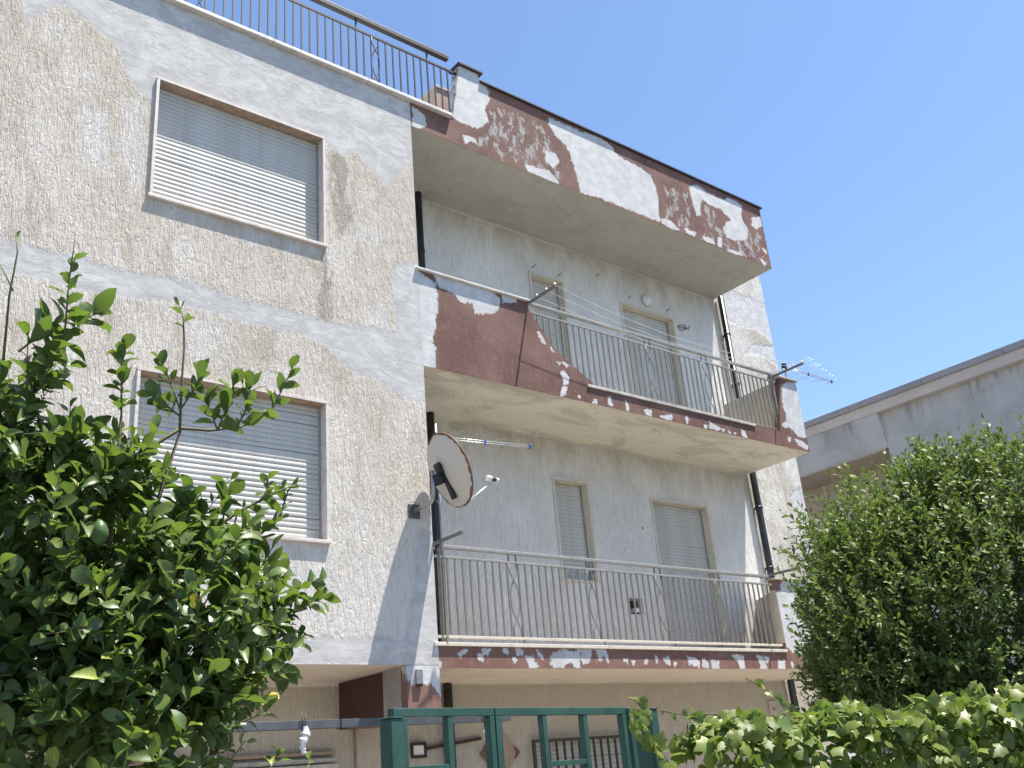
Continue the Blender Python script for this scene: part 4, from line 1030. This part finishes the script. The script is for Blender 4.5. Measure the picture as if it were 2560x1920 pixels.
def sh(pts, n, L=.085, dep=0.0, **kw):
    P = [at(x, y, LD+dep+.05*i) for i, (x, y) in enumerate(pts)]; shoot(leaves, tw, P, int(n*1.6), L*.92, 9, **kw)
sh([(5, 800), (20, 640), (38, 545), (34, 505)], 1, .07, start=.95, r0=.005)
sh([(28, 628), (10, 590), (-10, 555)], 0, r0=.0035)
sh([(60, 800), (130, 742), (185, 690), (215, 672)], 13, .115, rbias=.12, start=.1)
sh([(40, 760), (90, 720), (150, 680)], 9, .11, rbias=.1)
sh([(140, 720), (146, 640), (150, 600), (158, 560)], 9, .06, start=.2); sh([(150, 600), (158, 545), (165, 490)], 0, r0=.003)
sh([(262, 900), (262, 810), (268, 745)], 15, .072, start=.05)
sh([(388, 930), (392, 830), (398, 750), (396, 690), (386, 655)], 4, .05, start=.75, r0=.0055)
sh([(390, 890), (370, 830), (345, 775)], 9, .066); sh([(393, 880), (420, 840), (435, 800)], 8, .066); sh([(390, 900), (352, 870), (320, 850)], 10, .07, rbias=.25)
sh([(180, 1040), (300, 985), (350, 950), (392, 925), (450, 930), (520, 922), (560, 900)], 4, .08, start=.8, r0=.010)
sh([(470, 930), (490, 880), (505, 825)], 11, .085); sh([(510, 925), (535, 880), (540, 830)], 10, .08); sh([(545, 918), (590, 880), (615, 830), (632, 795)], 7, .072, rbias=.1)
sh([(470, 930), (455, 890), (440, 850)], 8, .075)
sh([(330, 1230), (430, 1161), (524, 1101), (600, 1062), (640, 1045)], 12, .078, start=.35, r0=.008)
sh([(480, 1130), (490, 1070), (500, 1030)], 9, .07); sh([(560, 1085), (575, 1060), (580, 1030)], 6, .062); sh([(430, 1160), (440, 1110), (432, 1060)], 0, r0=.0035)
sh([(380, 1260), (451, 1208), (537, 1174), (602, 1122), (623, 1058)], 13, .075, start=.3, r0=.008)
sh([(420, 1330), (500, 1290), (560, 1230), (585, 1190)], 13, .09, start=.3)
sh([(500, 1400), (580, 1372), (645, 1316), (709, 1281)], 15, .085, start=.2, r0=.006); sh([(560, 1380), (620, 1340), (640, 1270)], 9, .08); sh([(540, 1400), (610, 1400), (660, 1370)], 9, .085)
sh([(520, 1360), (590, 1320), (660, 1260), (690, 1255)], 10, .08)
sh([(520, 1420), (580, 1440), (620, 1465)], 9, .10); sh([(430, 1500), (500, 1500), (550, 1490)], 9, .09, rbias=.3)
sh([(450, 1700), (500, 1640), (530, 1600)], 2, .07, start=.8); sh([(560, 1700), (590, 1650), (600, 1625)], 4, .07, start=.5, rbias=.3); sh([(640, 1720), (660, 1670), (672, 1640)], 2, .05, start=.8)
sh([(490, 1390), (505, 1350), (515, 1320)], 5, .085, rbias=.55); sh([(300, 1500), (270, 1440), (240, 1440)], 5, .09, rbias=.5); sh([(320, 1520), (350, 1480), (345, 1460)], 5, .09, rbias=.5)
plant(T, leaves, LEMON, M['lemon_leaf'], 'leaf', 'foliage')
tw.build('twigs', M['twig'], T, smooth=True)['kind'] = 'stuff'
yl = []
for x, y in ((420, 1312), (572, 1502), (556, 1512), (560, 1530)):
    p = at(x, y, LD-.2); yl.append((p, frame(rng.normal(0, 1, 3)+RIGHT*.8, UPV-FWD*.6+rng.normal(0, .4, 3)), .055, int(rng.integers(6)), rng.uniform(0, 1)))
for p, Rm, L, bi, r in yl:
    o = bpy.data.objects.new('yellow_leaf', leaf_mesh('yellow_leaf', LEMON[bi], r, M['yellow_leaf'])); link(o, T)
    o.matrix_basis = Matrix([[*Rm[k]*L, p[k]] for k in range(3)]+[[0, 0, 0, 1]])
tb_ = Vector((tc[0], tc[1], GZ)); hub = Vector(at(200, 1600, 3.95))
MB().tube([tb_, tb_.lerp(hub, .5)+Vector((.03, .02, 0)), hub], [.075, .062, .052], 12).build('trunk', M['bark'], T, smooth=True)
for x, y, dd_ in ((110, 1250, .1), (330, 1300, 0), (180, 1040, .05), (330, 1230, 0), (500, 1400, 0), (60, 800, .1), (40, 1450, -.1), (390, 930, 0), (262, 900, 0)):
    e = Vector(at(x, y, LD+dd_)); mid = hub.lerp(e, .5)+Vector((rng.uniform(-.05, .05), rng.uniform(-.05, .05), .06))
    MB().tube([hub-Vector((0, 0, .1)), mid, e], [.024, .011, .005], 8).build('branch', M['bark'], T, smooth=True)
for x, y, dd_ in ((523, 1198, -.02), (215, 1150, -.42)):
    p = at(x, y, LD+dd_)
    MB().lathe([(.001, -.042), (.008, -.038), (.018, -.028), (.026, -.008), (.027, .008), (.020, .026), (.009, .036), (.001, .040)], p, (.1, .05, -1), 16).build('lemon', M['lemon'], T, smooth=True)

# ------------------------------------------------------------------ shrub behind the hedge
SD = 8.9; PS = 1.1573/FPX*SD
sc_ = at(2110, 1360, SD)
T = thing('evergreen_shrub', 'tall round evergreen shrub with small leaves on the right', 'shrub', (sc_[0], sc_[1], GZ))
leaves = []; tw = MB()
kw = dict(spread=58, r0=.0028, start=.05, jitter=.30, flat=.35)
for (x, y, rx, ry, rz, n, dep) in ((2130, 1390, 335, 330, 300, 800, 0), (2165, 1125, 185, 140, 200, 200, -.1), (1930, 1200, 125, 90, 150, 130, 0), (1880, 1340, 105, 170, 150, 150, -.15),
                                   (2040, 1065, 90, 60, 120, 60, 0), (1820, 1460, 60, 80, 80, 50, 0), (1980, 1510, 200, 90, 120, 150, -.3), (2170, 1500, 170, 100, 120, 140, -.4), (2230, 1060, 130, 105, 140, 90, .1), (1960, 1330, 200, 210, 150, 190, -.7), (2180, 1330, 190, 210, 150, 170, -.8)):
    ellipsoid_shoots(leaves, tw, at(x, y, SD+dep), (rx*PS, ry*PS, rz*PS), int(n*1.7), 20, .058, 3, .36, shell=.70, up=.75, lump=.06, **kw)
def ss(pts, n, dep=0.0, L=.052):
    shoot(leaves, tw, [at(x, y, SD+dep) for x, y in pts], n, L, 3, **kw)
for pts, n in (([(2090, 1010), (2110, 960), (2122, 925)], 20), ([(2000, 1030), (1992, 1000), (1990, 975)], 14), ([(1850, 1060), (1835, 1030), (1815, 1012)], 14), ([(1800, 1090), (1770, 1075), (1752, 1068)], 12),
               ([(2190, 990), (2200, 965), (2215, 950)], 14), ([(2060, 1010), (2050, 975), (2062, 950)], 14), ([(1790, 1150), (1740, 1140), (1705, 1142)], 14), ([(1790, 1165), (1730, 1160), (1697, 1163)], 15), ([(1800, 1185), (1750, 1182), (1712, 1172)], 14),
               ([(1800, 1240), (1760, 1235), (1725, 1222)], 11), ([(1810, 1260), (1770, 1262), (1735, 1262)], 9), ([(1780, 1330), (1740, 1325), (1722, 1318)], 12), ([(1790, 1300), (1760, 1280), (1740, 1290)], 12),
               ([(1800, 1420), (1750, 1400), (1722, 1402)], 14), ([(1810, 1450), (1760, 1440), (1735, 1448)], 14), ([(1820, 1480), (1770, 1475), (1745, 1480)], 14), ([(1950, 1060), (1935, 1025), (1925, 1010)], 12),
               ([(1770, 1120), (1735, 1100), (1722, 1085)], 12), ([(2150, 1000), (2160, 970), (2172, 950)], 14)):
    ss(pts, n)
    for _ in range(2):
        jx, jy = rng.uniform(-22, 26), rng.uniform(0, 26); ss([(x+jx+rng.uniform(-5, 5), y+jy) for x, y in pts], max(6, n-3), rng.uniform(-.25, .2))
joined('crown', leaves, SHR, M['shrub_leaf'], T, 'stuff')
tw.build('twigs', M['twig'], T, smooth=True)['kind'] = 'stuff'
cb = Vector((sc_[0], sc_[1], GZ))
for k in range(6):
    a = k*1.05; e = Vector(sc_)+Vector((math.cos(a)*.8, math.sin(a)*.8, rng.uniform(.0, .9)))
    MB().tube([cb+Vector((math.cos(a)*.1, math.sin(a)*.1, 0)), cb.lerp(e, .5)+Vector((0, 0, .2)), e], [.05, .032, .012], 8).build('trunk', M['bark'], T, smooth=True)

# ------------------------------------------------------------------ ivy hedge
H0 = np.array([-1.12, -4.05, 0]); H1 = np.array([2.3, -5.80, 0]); hd = (H1-H0); HL = np.linalg.norm(hd); hd /= HL; hn = np.array([hd[1], -hd[0], 0])   # towards the street
tag(MB().add([*(H0+hn*-.12+UPV*GZ, H1+hn*-.12+UPV*GZ, H1+hn*.12+UPV*GZ, H0+hn*.12+UPV*GZ), *(H0+hn*-.12+UPV*-1.4, H1+hn*-.12+UPV*-1.4, H1+hn*.12+UPV*-1.4, H0+hn*.12+UPV*-1.4)],
             [(0, 1, 2, 3), (4, 7, 6, 5), (0, 4, 5, 1), (1, 5, 6, 2), (2, 6, 7, 3), (3, 7, 4, 0)]).build('garden_wall', M['steel']), 'low garden wall hidden under the ivy', 'wall')
T = thing('ivy_hedge', 'pale green ivy hedge along the bottom right beside the gate', 'hedge', (float(H0[0]), float(H0[1]), GZ))
leaves = []; tw = MB()
def htop(s): return float(np.interp(s, [0, .3, .8, 1.3, 1.8, 2.3, 2.8, 4], [-.92, -.89, -.91, -.90, -.88, -.85, -.85, -.85]))+.03*math.sin(s*9)+.02*math.sin(s*23)
for i in range(5200):
    s = rng.uniform(-.05, HL); tp = htop(s); a = rng.uniform(-.35, 1.0)     # a: 1 front foot .. 0 top .. -.35 behind
    dpt = .26+.05*math.sin(s*5+i % 3)
    if a < .25:
        off = dpt*(a/.25 if a > 0 else a/.35); z = tp-.35*abs(off)**2*4*.35
        nout = UPV*1.0+hn*off*1.2
    else:
        z = tp-.02-((a-.25)/.75)**1.3*.85; off = dpt*(1-.10*math.sin(z*9+s*7)); nout = hn*.75+UPV*.65
    p = H0+hd*s+hn*(off+rng.normal(0, .06))+UPV*(z+rng.normal(0, .03))
    d = hn*.35-UPV*.45+hd*rng.normal(0, .7)+rng.normal(0, .45, 3)
    if rng.uniform() < .2: d = UPV*.8+rng.normal(0, .5, 3)
    leaves.append((p, frame(d, nout+rng.normal(0, .55, 3)), .080*rng.uniform(.45, 1.4), int(rng.integers(5)), float(np.clip(rng.beta(2.2, 2.0), 0, 1))))
def trail(pts, n, L, dist):
    P = [at(x, y, q) for (x, y), q in zip(pts, dist)]; tw.tube([tuple(p) for p in P], .0035, 5); seg = len(P)-1
    for i in range(n):
        k = (i+.6)/n*seg; j = min(int(k), seg-1); p = P[j]+(P[j+1]-P[j])*(k-j); a = P[j+1]-P[j]; a /= np.linalg.norm(a)
        d = a*.4+UPV*rng.normal(.1, .6)+RIGHT*rng.normal(0, .6)-FWD*.2
        leaves.append((p, frame(d, UPV*.6-FWD*.7+rng.normal(0, .4, 3)), L*rng.uniform(.6, 1.2)*(1.1-.5*i/n), int(rng.integers(5)), min(1, rng.uniform(.35, 1.05))))
trail([(1450, 1655), (1425, 1620), (1400, 1585), (1385, 1555), (1362, 1535)], 9, .09, [5.45]*5); trail([(1410, 1565), (1392, 1530), (1368, 1505)], 6, .065, [5.5]*3)
trail([(1425, 1640), (1398, 1610), (1376, 1580), (1370, 1560)], 8, .085, [5.4]*4)
trail([(1640, 1600), (1600, 1548), (1540, 1542), (1480, 1545), (1425, 1535)], 10, .06, [6.1, 6.05, 6, 6, 6])
trail([(1770, 1590), (1720, 1540), (1685, 1512), (1650, 1485), (1610, 1465)], 9, .065, [6.2]*5)
trail([(1960, 1600), (1939, 1564), (1906, 1533), (1870, 1530), (1815, 1515)], 9, .085, [6.3]*5)
trail([(1560, 1610), (1540, 1585), (1500, 1570)], 6, .06, [6.1]*3); trail([(1500, 1640), (1480, 1600), (1455, 1585)], 6, .07, [5.9]*3); trail([(1700, 1600), (1690, 1560), (1700, 1530)], 6, .06, [6.2]*3); trail([(1850, 1600), (1830, 1565), (1800, 1550)], 6, .07, [6.3]*3); trail([(2010, 1590), (2030, 1550), (2060, 1530)], 6, .075, [6.5]*3); trail([(2140, 1560), (2120, 1520), (2080, 1500)], 6, .075, [6.6]*3); trail([(2080, 1560), (2090, 1510), (2100, 1480)], 5, .08, [6.6]*3); trail([(2190, 1530), (2170, 1495), (2160, 1480)], 5, .08, [6.7]*3)
plant(T, leaves, IVY, M['ivy_leaf'], 'leaf', 'foliage')
tw.build('stems', M['twig'], T, smooth=True)['kind'] = 'stuff'
